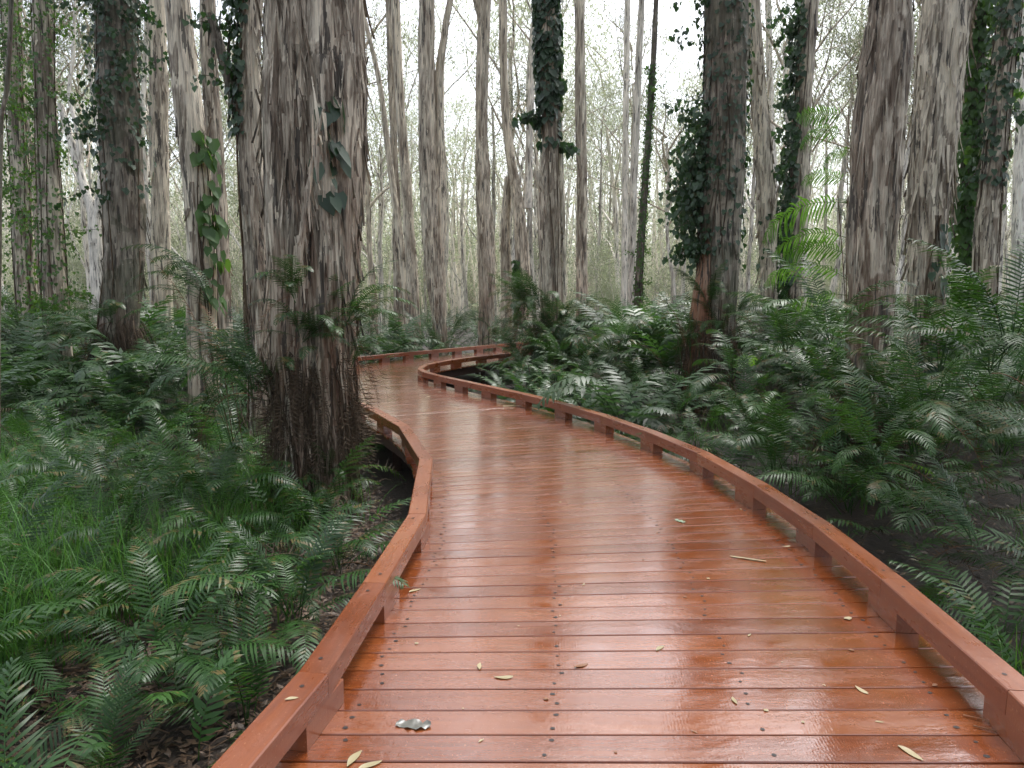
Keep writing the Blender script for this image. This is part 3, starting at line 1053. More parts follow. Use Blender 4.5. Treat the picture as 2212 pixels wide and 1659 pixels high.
rs = np.random.RandomState(77)
bands = [(25, 36, 52, 1.5, 'slender paperbark in the open stand behind the far kerb', 'slender paperbarks standing behind the boardwalk bend'),
         (36, 56, 112, 1.2, 'pale slim paperbark in the misty middle distance', 'pale slim paperbarks in the misty middle distance'),
         (56, 84, 106, 1.2, 'whitish far paperbark fading into the mist', 'whitish far paperbarks fading into the mist')]
for (y0, y1, cnt, lim, lab, grp) in bands:
    n, tries = 0, 0
    while n < cnt and tries < 6000:
        tries += 1
        y = math.sqrt(rs.uniform(y0 ** 2, y1 ** 2))
        x = rs.uniform(-.86, .86) * y
        if walk_dist(x, y) < 2.5 or not view_clear(x, y, lim):
            continue
        px = x / y * FPX + 1106
        # keep the middle of the near band open, as in the photo
        if y < 36 and (880 < px < 1000 or 1010 < px < 1080 or 1160 < px < 1235 or 1240 < px < 1270) :
            continue
        placed.append((x, y))
        tr = FT[rs.randint(8)] if (rs.rand() < .85 or y > 40) else FT[8 + rs.randint(4)]
        cr = FARCROWNS[rs.randint(5)] if y > 34 else CROWNS[rs.randint(4)]
        tree_copy('paperbark_tree', tr, cr, x, y, rs.uniform(.85, 1.25), rs.uniform(0, 6.28), (rs.normal(0, .02), rs.normal(0, .025)),
                  lab, grp, rs.uniform(.8, 1.15), rs.uniform(.65, 1.35))
        n += 1

# low leafy regrowth that fills the distance between the trunks
def sapling_meshes(seed, H, leafn, size):
    rs_ = np.random.RandomState(seed)
    wood, leaf = MB(), MB()
    for i in range(4):
        az = rs_.uniform(0, 6.28)
        P = limb_path((rs_.normal(0, .2), rs_.normal(0, .2), 0), (math.cos(az) * .22, math.sin(az) * .22, 1), H * rs_.uniform(.7, 1), 7, rs_, .09, .04)
        tube_geo(wood, P, .055, .012, 6, .7)
        for k in range(10):
            q = P[rs_.randint(2, 8)]
            T = limb_path(q, rs_.normal(0, 1, 3) + np.array([0, 0, .6]), H * .2, 3, rs_, .25)
            tube_geo(wood, T, .016, .006, 4, .6)
            for e in (1, 2, 3):
                hanging_leaves(leaf, T[e], leafn, .38, size, rs_, .26, .2)
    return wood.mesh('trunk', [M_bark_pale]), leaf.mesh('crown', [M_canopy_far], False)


SAP = [sapling_meshes(500 + i, 6.0 + i * 1.1, 42, .19) for i in range(4)]
n = 0
while n < 170:
    y = math.sqrt(rs.uniform(33 ** 2, 88 ** 2))
    x = rs.uniform(-.88, .88) * y
    if walk_dist(x, y) < 3.5:
        continue
    k = rs.randint(4)
    root = bpy.data.objects.new('leafy_sapling', None)
    C.objects.link(root)
    root.location = (x, y, float(gz(x, y)))
    root.rotation_euler = (0, 0, rs.uniform(0, 6.28))
    s = rs.uniform(.7, 1.35) * (1 if y > 40 else .75)
    root.scale = (s, s, s)
    link('trunk', SAP[k][0], root)
    link('crown', SAP[k][1], root)
    tag(root, 'pale green leafy sapling filling the gap between far trunks', 'sapling', 'leafy saplings between the far trunks')
    n += 1


def far_wood():
    """the far-off wood that reads as one mass"""
    rs_ = np.random.RandomState(9)
    mb, lf = MB(), MB()
    for i in range(2300):
        y = rs_.uniform(46, 125) if i > 420 else rs_.uniform(86, 125)
        x = rs_.uniform(-.95, .95) * y
        H = rs_.uniform(9, 15)
        P = limb_path((x, y, -.6), (rs_.normal(0, .05), 0, 1), H, 6, rs_, .04)
        tube_geo(mb, P, rs_.uniform(.08, .16), .04, 5, .8)
        for k in range(16 if i <= 420 else 2):
            q = P[rs_.randint(1, 7)] + rs_.normal(0, 1.2, 3)
            hanging_leaves(lf, q, 14, 1.0, .42, rs_, .4, .1)
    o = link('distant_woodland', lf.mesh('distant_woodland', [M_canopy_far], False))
    tag(o, 'misty pale green mass of far woodland foliage', None, None, 'stuff')
    o2 = link('distant_trunks', mb.mesh('distant_trunks', [M_bark_pale]))
    tag(o2, 'misty mass of far whitish trunks', None, None, 'stuff')


far_wood()

# ------------------------------------------------------------------ ferns
def frond_geo(mb, base, az, L, e0, e1, rs_, pairs=28, pl=.13, pw=.014, droop=.35, s0=.16, stalk=.004, seg=4, miss=0.0, side=0.0, tint=None, curlp=1.3, roll=0.0):
    """a once-divided frond: arching stalk from elevation e0 to e1 (radians), leaflets both sides"""
    n = 22
    s = np.linspace(0, 1, n)
    el = e0 + (e1 - e0) * s ** curlp
    azs = az + side * s ** 2
    step = L / (n - 1)
    d = np.stack([np.cos(el) * np.cos(azs), np.cos(el) * np.sin(azs), np.sin(el)], 1)
    P = np.concatenate([[np.array(base, float)], np.array(base, float) + np.cumsum(d[:-1] * step, 0)])
    tn = rs_.rand() if tint is None else tint
    # stalk: three-sided
    lat = np.stack([-np.sin(azs), np.cos(azs), np.zeros(n)], 1)
    nor = np.cross(d, lat) * -1
    nor = np.where(nor[:, 2:3] < 0, -nor, nor) if e1 > -1.2 else nor
    rr = stalk * (1 - .8 * s)[:, None]
    V = np.stack([P + lat * rr, P - lat * rr, P - nor * rr * 1.6], 1).reshape(-1, 3)
    Q = []
    for i in range(n - 1):
        for k in range(3):
            a, b = i * 3 + k, i * 3 + (k + 1) % 3
            Q.append((a, b, b + 3, a + 3))
    mb.add(V, Q, tint=tn * .6 + .4)
    sp = s0 + (1 - s0) * (np.arange(pairs) + .5) / pairs
    prof = np.sin(PI * np.clip((sp - s0) / (1 - s0) * .86 + .12, 0, 1)) ** .62
    for sgn in (-1, 1):
        ss = sp + .3 * sgn * (1 - s0) / pairs * .5
        ss = np.clip(ss, 0, 1)
        keep = rs_.rand(pairs) >= miss
        p = np.stack([np.interp(ss, s, P[:, k]) for k in range(3)], 1)
        dd = np.stack([np.interp(ss, s, d[:, k]) for k in range(3)], 1)
        ll = np.stack([np.interp(ss, s, lat[:, k]) for k in range(3)], 1) * sgn
        nn = np.stack([np.interp(ss, s, nor[:, k]) for k in range(3)], 1)
        if roll:
            ll = ll * math.cos(roll) + nn * math.sin(roll) * sgn
        ang = np.radians(18 + 42 * ((ss - s0) / (1 - s0)) ** 1.6 + rs_.normal(0, 4, pairs))
        up = rs_.normal(.10, .10, pairs)
        D = ll * np.cos(ang)[:, None] + dd * np.sin(ang)[:, None] + nn * up[:, None]
        Wd = dd * np.cos(ang)[:, None] - ll * np.sin(ang)[:, None]
        Lp = (pl * prof * rs_.uniform(.88, 1.08, pairs))[:, None]
        W = (pw * (.55 + .45 * prof))[:, None]
        dr = droop * rs_.uniform(.7, 1.4, pairs)[:, None]
        rows = []
        for k in range(seg + 1):
            t = k / seg
            c_ = p + D * Lp * t - nn * dr * Lp * t ** 2 + dd * Lp * .10 * t ** 2
            w_ = W * (.62 + 1.1 * t - 1.7 * t * t if t < .5 else 1.0 - (2 * t - 1) ** 1.6 * .96) * .5
            rows += [c_ + Wd * w_, c_ - Wd * w_]
        VV = np.stack(rows, 1)[keep]
        m = len(VV)
        if not m:
            continue
        base_i = np.arange(m)[:, None] * (2 * (seg + 1))
        q = []
        for k in range(seg):
            o_ = np.array([2 * k, 2 * k + 1, 2 * k + 3, 2 * k + 2])
            q.append(base_i + o_)
        tt = np.repeat(np.clip(tn + rs_.normal(0, .12, m), 0, 1), 2 * (seg + 1))
        mb.add(VV.reshape(-1, 3), np.concatenate(q), tint=tt)
    return P[-1]


def frond_mesh(seed, mat, e0, e1, L=1.0, **kw):
    rs_ = np.random.RandomState(seed)
    mb = MB()
    frond_geo(mb, (0, 0, 0), 0, L, e0, e1, rs_, **kw)
    return mb.mesh('frond', [mat])


FR = []
frs = np.random.RandomState(3)
for i in range(10):
    e0 = R_([82, 70, 62, 50, 76, 42, 66, 30, 80, 56][i])
    e1 = R_([-10, -38, 5, -30, -60, -20, -45, -35, 25, -55][i])
    FR.append(dict(g=frond_mesh(700 + i, M_fern, e0, e1, 1.0, pairs=30 + i % 4, pl=.125 + .01 * (i % 3), pw=.0145, side=frs.uniform(-.35, .35), roll=frs.uniform(-.2, .2), droop=.3 + .1 * (i % 3)),
                   e0=e0))
FR_young = [frond_mesh(740 + i, M_fern_young, R_(70 - 12 * i), R_(-30 - 8 * i), 1.0, pairs=27, pl=.14, pw=.016, side=.2) for i in range(3)]
M_fern_bright = leaf_material('fern_bright_new_green', (.045, .125, .014), (.085, .20, .022), .45, .42, (.17, .38, .035), .3)
FR_bright = [frond_mesh(780 + i, M_fern_bright, R_(55 - 14 * i), R_(-48 - 8 * i), 1.0, pairs=28, pl=.21, pw=.021, side=.2, roll=.5, droop=.6) for i in range(3)]
FR_dead = [frond_mesh(760 + i, M_fern_dead, R_(35 - 15 * i), R_(-86), 1.0, pairs=20, pl=.07, pw=.008, droop=1.0, miss=.25, curlp=.55) for i in range(4)]


def fern(x, y, z, nf, Lr, seed, label, group=None, azr=None, young=0, dead=0, tilt=0.0, spread=.06, name='fern_plant', picks=None, shallow=False):
    """a fern plant: an Empty at its base, every frond a mesh of its own"""
    rs_ = np.random.RandomState(seed)
    root = bpy.data.objects.new(name, None)
    C.objects.link(root)
    root.location = (x, y, z)
    tag(root, label, 'fern', group)
    for i in range(nf):
        if azr:
            az = rs_.uniform(*azr)
        else:
            az = i / nf * 2 * PI * 1.0 + rs_.uniform(-.5, .5)
        if i < dead:
            me = FR_dead[rs_.randint(4)]
        elif i < dead + young:
            me = FR_young[rs_.randint(3)]
        else:
            me = FR[(picks[i % len(picks)] if picks else rs_.randint(10))]['g']
        L = rs_.uniform(*Lr)
        r = spread * rs_.rand()
        link('frond', me, root, (math.cos(az) * r, math.sin(az) * r, rs_.uniform(-.03, .05)),
             (rs_.normal(0, .12), rs_.normal(tilt, .10), az), L)
    return root


def fern_clump_mesh(seed, nf, pairs, mat, L=1.0):
    rs_ = np.random.RandomState(seed)
    mb = MB()
    for i in range(nf):
        az = i * 2.4 + rs_.uniform(-.5, .5)
        frond_geo(mb, rs_.normal(0, .07, 3) * (1, 1, .3), az, L * rs_.uniform(.7, 1.15), R_(rs_.uniform(45, 85)), R_(rs_.uniform(-60, 15)), rs_,
                  pairs=pairs, pl=.14, pw=.6 / pairs, seg=2, side=rs_.uniform(-.4, .4))
    return mb.mesh('fern_plant', [mat])


def hole(x, y):
    """places the ferns leave bare: beside the left kerb near the viewer"""
    return (x > -1.2 and x < 0 and y < 5.6) or (10.8 < y < 15.6 and -1.6 < x < -.3)


fx = []


def fern_ok(x, y, need, lim):
    if walk_dist(x, y) < 1.3 + need:
        return False
    for k in TREES:
        l = TREES[k][0].location
        if (l.x - x) ** 2 + (l.y - y) ** 2 < .55 ** 2:
            return False
    for a, b in fx:
        if (a - x) ** 2 + (b - y) ** 2 < lim ** 2:
            return False
    return True


# hero ferns first
HF = [
    (2.72, 3.75, .08, 10, (.42, .62), 33, 'small fern tucked beside the right kerb near its big spacer block'),
    (2.95, 2.45, .05, 10, (.4, .6), 34, 'low fern at the bottom right beyond the kerb'),
    (3.35, 3.55, .15, 12, (.55, .85), 35, 'dark fern behind the small one beside the right kerb'),
    (-1.62, 2.5, .05, 11, (.5, .72), 31, 'low fern by the near left kerb at the bottom of the view'),
    (-1.55, 4.25, .08, 11, (.5, .75), 32, 'fern beside the bare soil halfway to the massive trunk'),
    # x, y, dz, n, L range, seed, label
    (-1.78, 3.25, .12, 15, (.62, .92), 1, 'big glossy fern spreading over the bare soil left of the near kerb'),
    (-2.35, 2.55, .0, 12, (.55, .8), 2, 'dark fern low in the bottom left corner'),
    (-2.75, 4.0, .05, 13, (.6, .95), 3, 'broad fern behind the big glossy one, half sunk in grass'),
    (-2.25, 5.15, .35, 13, (.7, 1.0), 4, 'tall fern leaning left from the foot of the massive trunk'),
    (2.95, 4.95, .40, 15, (.75, 1.05), 5, 'large arching fern just beyond the right kerb'),
    (3.15, 3.1, .12, 10, (.55, .8), 6, 'fern by the near right kerb holding up one pale ladder-like frond'),
    (3.6, 4.0, .25, 14, (.8, 1.15), 7, 'dense dark fern filling the lower right edge'),
    (3.7, 6.1, .6, 15, (.9, 1.3), 8, 'tall fern in front of the big pair of trunks'),
]
for (x, y, dz, nf, Lr, sd, lab) in HF:
    fern(x, y, float(gz(x, y)) + dz, nf, Lr, sd, lab, young=0, dead=2)
    fx.append((x, y))

MOUND = [(.35, 14.6), (1.0, 14.2), (.75, 15.3), (1.7, 14.9), (2.3, 15.6), (.2, 15.5), (1.5, 15.7), (2.9, 16.4), (2.1, 14.3), (.95, 15.9), (1.9, 16.9), (3.2, 15.3)]
for i, (x, y) in enumerate(MOUND[:]):
    fern(x, y, float(gz(x, y)) + .25 + .75 * ((i * 37) % 10) / 10, 13, (1.0, 1.5), 900 + i, 'fern in the dark mound round the creeper-topped tree at the bend', 'ferns in the mound at the bend', dead=2)
    fx.append((x, y))
PERCH = [
    (2030, 800, 5.3, 12, (.85, 1.2), None, 'fern holding big fronds up before the big pair of trunks'),
    (2140, 800, 5.2, 13, (.9, 1.3), None, 'tall arching fern cut by the right edge of the view, above the others'),
    (1895, 1000, 4.3, 10, (.5, .8), None, 'fern with drooping silvery fronds on a dead stump beyond the right kerb'),
    (2120, 1180, 3.75, 8, (.5, .7), (1.3, 2.6), 'fern near the right edge raising a pale ladder frond'),
    (455, 650, 9.3, 9, (1.0, 1.45), (2.3, 3.9), 'large pale-fronded fern arching left before the grey leaning tree'),
    (555, 850, 5.65, 11, (.8, 1.15), (2.3, 4.2), 'fern sweeping long fronds left from beside the massive trunk'),
    (742, 700, 6.0, 10, (.55, .85), (-1.0, .8), 'fern reaching right over the deck from the massive trunk'),
    (752, 790, 6.1, 8, (.4, .65), (-1.0, .8), 'lower drooping fern on the deck side of the massive trunk'),
    (640, 650, 5.85, 9, (.45, .7), (-2.4, -.8), 'small fern facing the viewer on the front of the massive trunk'),
    (1700, 760, 7.6, 11, (.8, 1.2), None, 'fern between the broad dark tree and the big pair'),
    (1795, 740, 6.7, 12, (.85, 1.25), None, 'high arching fern left of the stout fibrous trunk'),
    (2185, 760, 4.7, 12, (.8, 1.15), None, 'high fern half outside the right edge of the view'),
    (2000, 900, 4.6, 11, (.7, 1.05), None, 'fern arching over the gap below the big pair of trunks'),
    (1350, 745, 11.5, 12, (.9, 1.3), None, 'silvery fern clump left of the broad dark tree'),
]
for i, (px_, py_, Y_, nf, Lr, azr_, lab) in enumerate(PERCH):
    p_ = at(px_, py_, Y_)
    fern(p_.x, p_.y, p_.z, nf, Lr, 950 + i, lab, azr=azr_, dead=1)
    fx.append((p_.x, p_.y))

rs = np.random.RandomState(21)
n = 0
tries = 0
while n < 112 and tries < 9000:
    tries += 1
    y = rs.uniform(1.6, 8.0)
    x = rs.uniform(-.85 * y - 1.2, .85 * y + 1.2)
    if hole(x, y) or not fern_ok(x, y, (.62 if x > 0 and y < 6 else .3), .55):
        continue
    side = 'left' if x < 0 else 'right'
    # the grassy opening on the left keeps fewer ferns
    if (x < -2.6 and 3.8 < y < 8.0 and rs.rand() < .30):
        continue
    fx.append((x, y))
    dzz = rs.uniform(-.02, .30) if x < 0 else (rs.uniform(.05, .5) if walk_dist(x, y) < 2.3 else (rs.uniform(0, .3) if 1760 < x / y * FPX + 1106 < 1960 and y < 7.3 else rs.uniform(.3, 1.25)))
    fern(x, y, float(gz(x, y)) + dzz, rs.randint(8, 12), (.65, 1.05) if x < 0 else (.75, 1.2), 100 + n,
         'green ladder-leaved fern in the fern bed %s of the boardwalk, near the viewer' % side,
         'ferns close by on the %s of the boardwalk' % side, dead=int(rs.rand() < .6), young=int(rs.rand() < (.4 if x < 0 else .2)))
    n += 1

FCL = [fern_clump_mesh(800 + i, 11, 17, M_fern) for i in range(3)] + [fern_clump_mesh(820 + i, 11, 17, M_fern_far) for i in range(3)]
n = tries = 0
while n < 205 and tries < 20000:
    tries += 1
    y = math.sqrt(rs.uniform(7.6 ** 2, 19 ** 2))
    x = rs.uniform(-.84, .84) * y
    if not fern_ok(x, y, .35, .62):
        continue
    fx.append((x, y))
    if hole(x, y):
        continue
    side = 'left' if x < CL[np.argmin(np.abs(CL[:, 1] - y))][0] else 'right'
    if 11 < y and side == 'left' and x > -5 and y > 17:
        side = 'left'
    px = x / y * FPX + 1106
    low = (y < 12.6 and 1400 < px < 1660) or (y < 14 and 1080 < px < 1330) or (y > 15 and 880 < px < 1080)
    o = link('fern_plant', FCL[rs.randint(6)], None, (x, y, float(gz(x, y)) + rs.uniform(0, .3) + (rs.uniform(.1, .8) if walk_dist(x, y) > 2.4 and not low else 0)),
             (0, 0, rs.uniform(0, 6.28)), rs.uniform(.8, 1.1) if low else rs.choice([.95, 1.3, 1.9]) * rs.uniform(.9, 1.1))
    tag(o, 'feathery fern in the deep fern bank %s of the bend' % side, 'fern', 'ferns in the bank %s of the bend' % side)
    n += 1


def undergrowth():
    """low fern growth between the plants and out to the far trees: nobody could count it"""
    rs_ = np.random.RandomState(55)
    mb = MB()
    for i in range(4200):
        y = math.sqrt(rs_.uniform(1.5, 20 ** 2))
        x = rs_.uniform(-.88 * y - 1, .88 * y + 1)
        if walk_dist(x, y) < (1.95 if x > 0 and y < 9 else 1.62) or hole(x, y) or (x < -1.9 and 3.3 < y < 8.5 and rs_.rand() < .45) or (x > 1.5 and y < 7 and rs_.rand() < .1):
            continue
        z = float(gz(x, y))
        frond_geo(mb, (x, y, z + rs_.uniform(0, .3 if y < 5 else (.7 if walk_dist(x, y) > 2.2 else .35))), rs_.uniform(0, 6.28), rs_.uniform(.35, .8), R_(rs_.uniform(20, 85)), R_(rs_.uniform(-70, 20)), rs_,
                  pairs=13, pl=.11, pw=.022, seg=2, stalk=.003)
    o = link('fern_undergrowth', mb.mesh('fern_undergrowth', [M_fern]))
    tag(o, 'tangle of low ferns covering the forest floor', None, None, 'stuff')
    mb = MB()
    for i in range(7500):
        y = math.sqrt(rs_.uniform(18 ** 2, 62 ** 2))
        x = rs_.uniform(-.86, .86) * y
        if walk_dist(x, y) < 1.9:
            continue
        z = float(gz(x, y))
        frond_geo(mb, (x, y, z + rs_.uniform(0, .9 if walk_dist(x, y) > 3 else .5)), rs_.uniform(0, 6.28), rs_.uniform(.8, 1.6), R_(rs_.uniform(30, 85)), R_(rs_.uniform(-60, 20)), rs_,
                  pairs=8, pl=.2, pw=.075, seg=1, stalk=.006)
    o = link('distant_fern_cover', mb.mesh('distant_fern_cover', [M_fern_far]))
    tag(o, 'far carpet of ferns under the misty trees', None, None, 'stuff')


undergrowth()


def dead_undergrowth():
    rs_ = np.random.RandomState(57)
    mb = MB()
    for i in range(1500):
        y = math.sqrt(rs_.uniform(1.5, 17 ** 2))
        x = rs_.uniform(-.88 * y - 1, .88 * y + 1)
        if walk_dist(x, y) < 1.5 or (x > -1.2 and x < 0 and y < 5.6) or (10.8 < y < 15.6 and -1.6 < x < .25):
            continue
        z = float(gz(x, y)) + rs_.uniform(.05, .5 if y < 6 else .9)
        a = rs_.uniform(0, 6.28)
        if i % 3 == 0:
            frond_geo(mb, (x, y, z), a, rs_.uniform(.35, .8), R_(rs_.uniform(10, 70)), R_(rs_.uniform(-88, -40)), rs_, pairs=15, pl=.07, pw=.010, droop=1.0, seg=2, miss=.3)
        else:
            P = limb_path((x, y, z - .2), (math.cos(a), math.sin(a), rs_.uniform(-.1, 1.2)), rs_.uniform(.4, 1.1), 6, rs_, .14, -.1)
            tube_geo(mb, P, .0045, .002, 4, rs_.rand())
    o = link('dead_undergrowth', mb.mesh('dead_undergrowth', [M_strand]))
    tag(o, 'brown dead stalks and shrivelled fronds tangled under the ferns', None, None, 'stuff')


dead_undergrowth()


def grass():
    rs_ = np.random.RandomState(31)
    mb = MB()
    n_ = 60000
    y = rs_.uniform(1.6, 11, n_)
    x = rs_.uniform(-1, 1, n_) * (.86 * y + .8)
    # clumps, densest in the opening on the left
    dens = fbm(x * .9 + 3, y * .9, 0, 2)
    keep = (dens > .47) & (((x < -1.9) & (y > 3.2)) | (rs_.rand(n_) < .16))
    wd = np.array([walk_dist(a, b) for a, b in zip(x, y)])
    keep &= (wd > 1.55) & ~((x > -1.3) & (x < 0) & (y < 5.2))
    x, y = x[keep], y[keep]
    m = len(x)
    z = gz(x, y) + rs_.uniform(-.02, .12, m)
    az = rs_.uniform(0, 6.28, m)
    L = rs_.uniform(.22, .62, m) * (1 + .45 * (x < -2))
    lean = rs_.uniform(.15, .9, m)
    w = rs_.uniform(.0025, .006, m)
    dx, dy = np.cos(az), np.sin(az)
    rows = []
    for k in range(5):
        t = k / 4
        cx = x + dx * lean * L * t ** 1.7
        cy = y + dy * lean * L * t ** 1.7
        cz = z + L * (t - .45 * lean * t ** 2.4)
        ww = w * (1 - t * .92)
        rows.append(np.stack([cx - dy * ww, cy + dx * ww, cz], 1))
        rows.append(np.stack([cx + dy * ww, cy - dx * ww, cz], 1))
    V = np.stack(rows, 1).reshape(-1, 3)
    b = np.arange(m)[:, None] * 10
    Q = np.concatenate([b + np.array([2 * k, 2 * k + 1, 2 * k + 3, 2 * k + 2]) for k in range(4)])
    mb.add(V, Q, tint=np.repeat(rs_.rand(m), 10))
    o = link('grass', mb.mesh('grass', [M_grass]))
    tag(o, 'bright green fine grass arching between the ferns', None, None, 'stuff')


grass()


def litter():
    rs_ = np.random.RandomState(41)
    mb = MB()
    n_ = 60000
    y = rs_.uniform(1.2, 15, n_)
    x = np.where(rs_.rand(n_) < .6, rs_.uniform(-3.0, -.5, n_), rs_.uniform(-.8, .8, n_) * y)
    wd = np.array([walk_dist(a, b) for a, b in zip(x, y)])
    k = wd > 1.28
    x, y = x[k], y[k]
    m = len(x)
    z = gz(x, y) + .006 + rs_.uniform(0, .02, m)
    az = rs_.uniform(0, 6.28, m)
    L = rs_.uniform(.02, .085, m)
    W = L * rs_.uniform(.12, .45, m)
    tl = rs_.uniform(-.5, .5, m)
    dx, dy = np.cos(az), np.sin(az)
    c0 = np.stack([x, y, z], 1)
    d = np.stack([dx * np.cos(tl), dy * np.cos(tl), np.abs(np.sin(tl)) * .6], 1)
    s_ = np.stack([-dy, dx, rs_.uniform(-.4, .4, m)], 1)
    V = np.stack([c0, c0 + d * (L * .5)[:, None] + s_ * (W / 2)[:, None], c0 + d * L[:, None], c0 + d * (L * .5)[:, None] - s_ * (W / 2)[:, None]], 1)
    mb.add(V.reshape(-1, 3), np.arange(4 * m).reshape(m, 4), tint=np.repeat(rs_.rand(m) ** 2, 4))
    # twigs
    for i in range(700):
        y0 = rs_.uniform(1.5, 9)
        x0 = rs_.uniform(-3.2, -.8) if rs_.rand() < .8 else rs_.uniform(2, 5)
        if walk_dist(x0, y0) < 1.32:
            continue
        a = rs_.uniform(0, 6.28)
        P = limb_path((x0, y0, float(gz(x0, y0)) + .02), (math.cos(a), math.sin(a), .08), rs_.uniform(.1, .45), 4, rs_, .15)
        tube_geo(mb, P, .004, .002, 4, rs_.rand())
    o = link('leaf_litter', mb.mesh('leaf_litter', [M_litter], False))
    tag(o, 'brown fallen leaves and twigs littering the soil', None, None, 'stuff')


litter()


# ------------------------------------------------------------------ dead frond skirts and ferns on the tree feet
def skirt(key, label, ztop, spread, n_, seed, w=.006, azc=None, rmin=.9, rough=1.0):
    root, loc = TREES[key]
    b = root.location
    rs_ = np.random.RandomState(seed)
    mb = MB()
    paths = [loc] + [q for q in STEMS.get(key, []) if q[0][2] < .1 and q[-1][2] > 3 and q[1][3] > .08]
    for i in range(n_):
        a = rs_.uniform(0, 6.28)
        z = rs_.uniform(.35, 1) ** .8 * ztop
        pth = paths[rs_.randint(len(paths))]
        cx, cy, r = [float(np.interp(z, pth[:, 2], pth[:, k])) for k in (0, 1, 3)]
        p = np.array([cx + math.cos(a) * r * rmin, cy + math.sin(a) * r * rmin, z])
        L = rs_.uniform(.35, 1.0) * min(1.1, z + .15)
        outw = rs_.uniform(.1, 1) * spread
        P = []
        da = rs_.normal(0, .35)
        for k in range(7):
            t = k / 6
            rr = outw * (1 - (1 - t) ** 2)
            aa = a + da * t
            P.append(p + np.array([math.cos(aa) * rr, math.sin(aa) * rr, .10 * math.sin(PI * min(1, t * 1.6)) * rs_.uniform(.3, 1) - L * t ** 1.4]))
            P[-1][:2] += rs_.normal(0, .012 * rough, 2)
        P = np.array(P)
        ww = w * rs_.uniform(.5, 1.6)
        s_ = np.array([-math.sin(a), math.cos(a), rs_.uniform(-.3, .3)])
        V = np.stack([P + s_ * ww * .5, P - s_ * ww * .5], 1).reshape(-1, 3)
        mb.add(V, [(2 * k, 2 * k + 1, 2 * k + 3, 2 * k + 2) for k in range(6)], tint=rs_.rand() ** 1.5)
        if i % 7 == 0:
            frond_geo(mb, p, a + rs_.normal(0, .3), L * .75, R_(rs_.uniform(-50, 5)), R_(-88), rs_, pairs=13, pl=.06, pw=.010, droop=1.2, seg=2, miss=.3, curlp=.5)
    o = link('dead_frond_skirt', mb.mesh('dead_frond_skirt', [M_strand]), None, b)
    tag(o, label, 'dead fronds')
    return o


skirt('A', 'shaggy brown skirt of dead fronds round the foot of the massive trunk', 1.75, .12, 1500, 1, .009)
skirt('C', 'dark brown dead frond skirt at the foot of the creeper-wrapped tree on the left', 1.9, .35, 700, 2, .012)
skirt('T', 'hanging brown dead fronds round the foot of the broad dark tree', 1.9, .30, 600, 3, .011)
skirt('O', 'red-brown dead frond skirt below the creeper-topped tree at the bend', 1.7, .75, 1000, 4, .013)
skirt('W', 'dead frond tangle at the foot of the stout fibrous tree', 1.2, .5, 600, 5, .008)


def ferns_on(key, label, zs, r_add, n_, Lr, seed, azr, count=4, dead=0, young=0, wlim=1.25):
    root, loc = TREES[key]
    b = root.location
    rs_ = np.random.RandomState(seed)
    for i in range(count):
        a = azr[0] + (azr[1] - azr[0]) * (i + .5) / count + rs_.uniform(-.15, .15)
        z = rs_.uniform(*zs)
        cx, cy, r = [float(np.interp(z, loc[:, 2], loc[:, k])) for k in (0, 1, 3)]
        x, y = b.x + cx + math.cos(a) * (r + r_add), b.y + cy + math.sin(a) * (r + r_add)
        if walk_dist(x, y) < wlim:
            continue
        fern(x, y, b.z + z, n_, Lr, seed * 31 + i, label[i] if isinstance(label, (list, tuple)) else label, None if isinstance(label, (list, tuple)) else 'ferns growing on the foot of tree %s' % WHICH[key],
             azr=(a - 1.3, a + 1.3), dead=dead, young=young, name='trunk_fern')


WHICH = {'B': 'smooth grey and leaning', 'V': 'brown and leaning', 'X': 'flaky, of the big pair', 'Z': 'near the right edge', 'G': 'second from the left', 'A': 'beside the left kerb', 'C': 'wrapped in creeper', 'T': 'with the orange buttress', 'O': 'at the bend', 'W': 'of the big right pair', 'L': 'with twin stems', 'M': 'behind the far kerb'}
ferns_on('A', ['fern sprouting left from the massive trunk above the grass', 'fern on the front left of the massive trunk'],
         (1.2, 1.5), .03, 10, (.65, .95), 11, (-3.4, -2.0), 2, dead=1)
ferns_on('A', ['fern on the front of the massive trunk at chest height', 'fern growing on the right flank of the massive trunk',
               'upper right fern on the massive trunk, reaching over the deck'],
         (1.45, 1.95), .04, 10, (.5, .8), 12, (-1.5, .5), 3, dead=1, wlim=.6)
ferns_on('A', ['small fern low on the right side of the massive trunk beside the kerb'], (.35, .5), .1, 8, (.4, .6), 14, (-.9, -.5), 1, wlim=.9)
ferns_on('C', 'fern on the foot of the creeper-wrapped tree on the left', (.9, 1.9), .05, 9, (.8, 1.1), 12, (-3.1, 0), 4, dead=2)
ferns_on('T', 'fern on the foot of the broad dark creeper-hung tree', (1.0, 2.1), .05, 9, (.8, 1.1), 13, (-3.3, .1), 5, dead=2)
ferns_on('O', 'fern round the foot of the creeper-topped tree at the bend', (.7, 2.1), .08, 10, (1.0, 1.5), 14, (-3.3, .3), 9, dead=2, young=1)
ferns_on('O', 'high fern crowning the mound against the creeper-topped tree', (1.15, 2.0), .35, 11, (1.0, 1.4), 31, (-3.3, .6), 9, dead=3)
ferns_on('W', 'fern on the foot of the stout fibrous tree', (.6, 1.5), .05, 9, (.8, 1.1), 15, (-3.2, -.6), 4, dead=2)
ferns_on('B', 'fern at the foot of the smooth grey leaning tree', (.5, 1.4), .15, 9, (.9, 1.2), 21, (-3.3, .2), 4, dead=1)
ferns_on('V', 'fern at the foot of the brown leaning tree', (.8, 1.7), .2, 9, (.9, 1.3), 22, (-3.3, .2), 4, dead=1)
ferns_on('X', 'fern at the foot of the flaky right tree of the big pair', (.7, 1.6), .1, 9, (.9, 1.3), 23, (-2.6, .4), 4, dead=1)
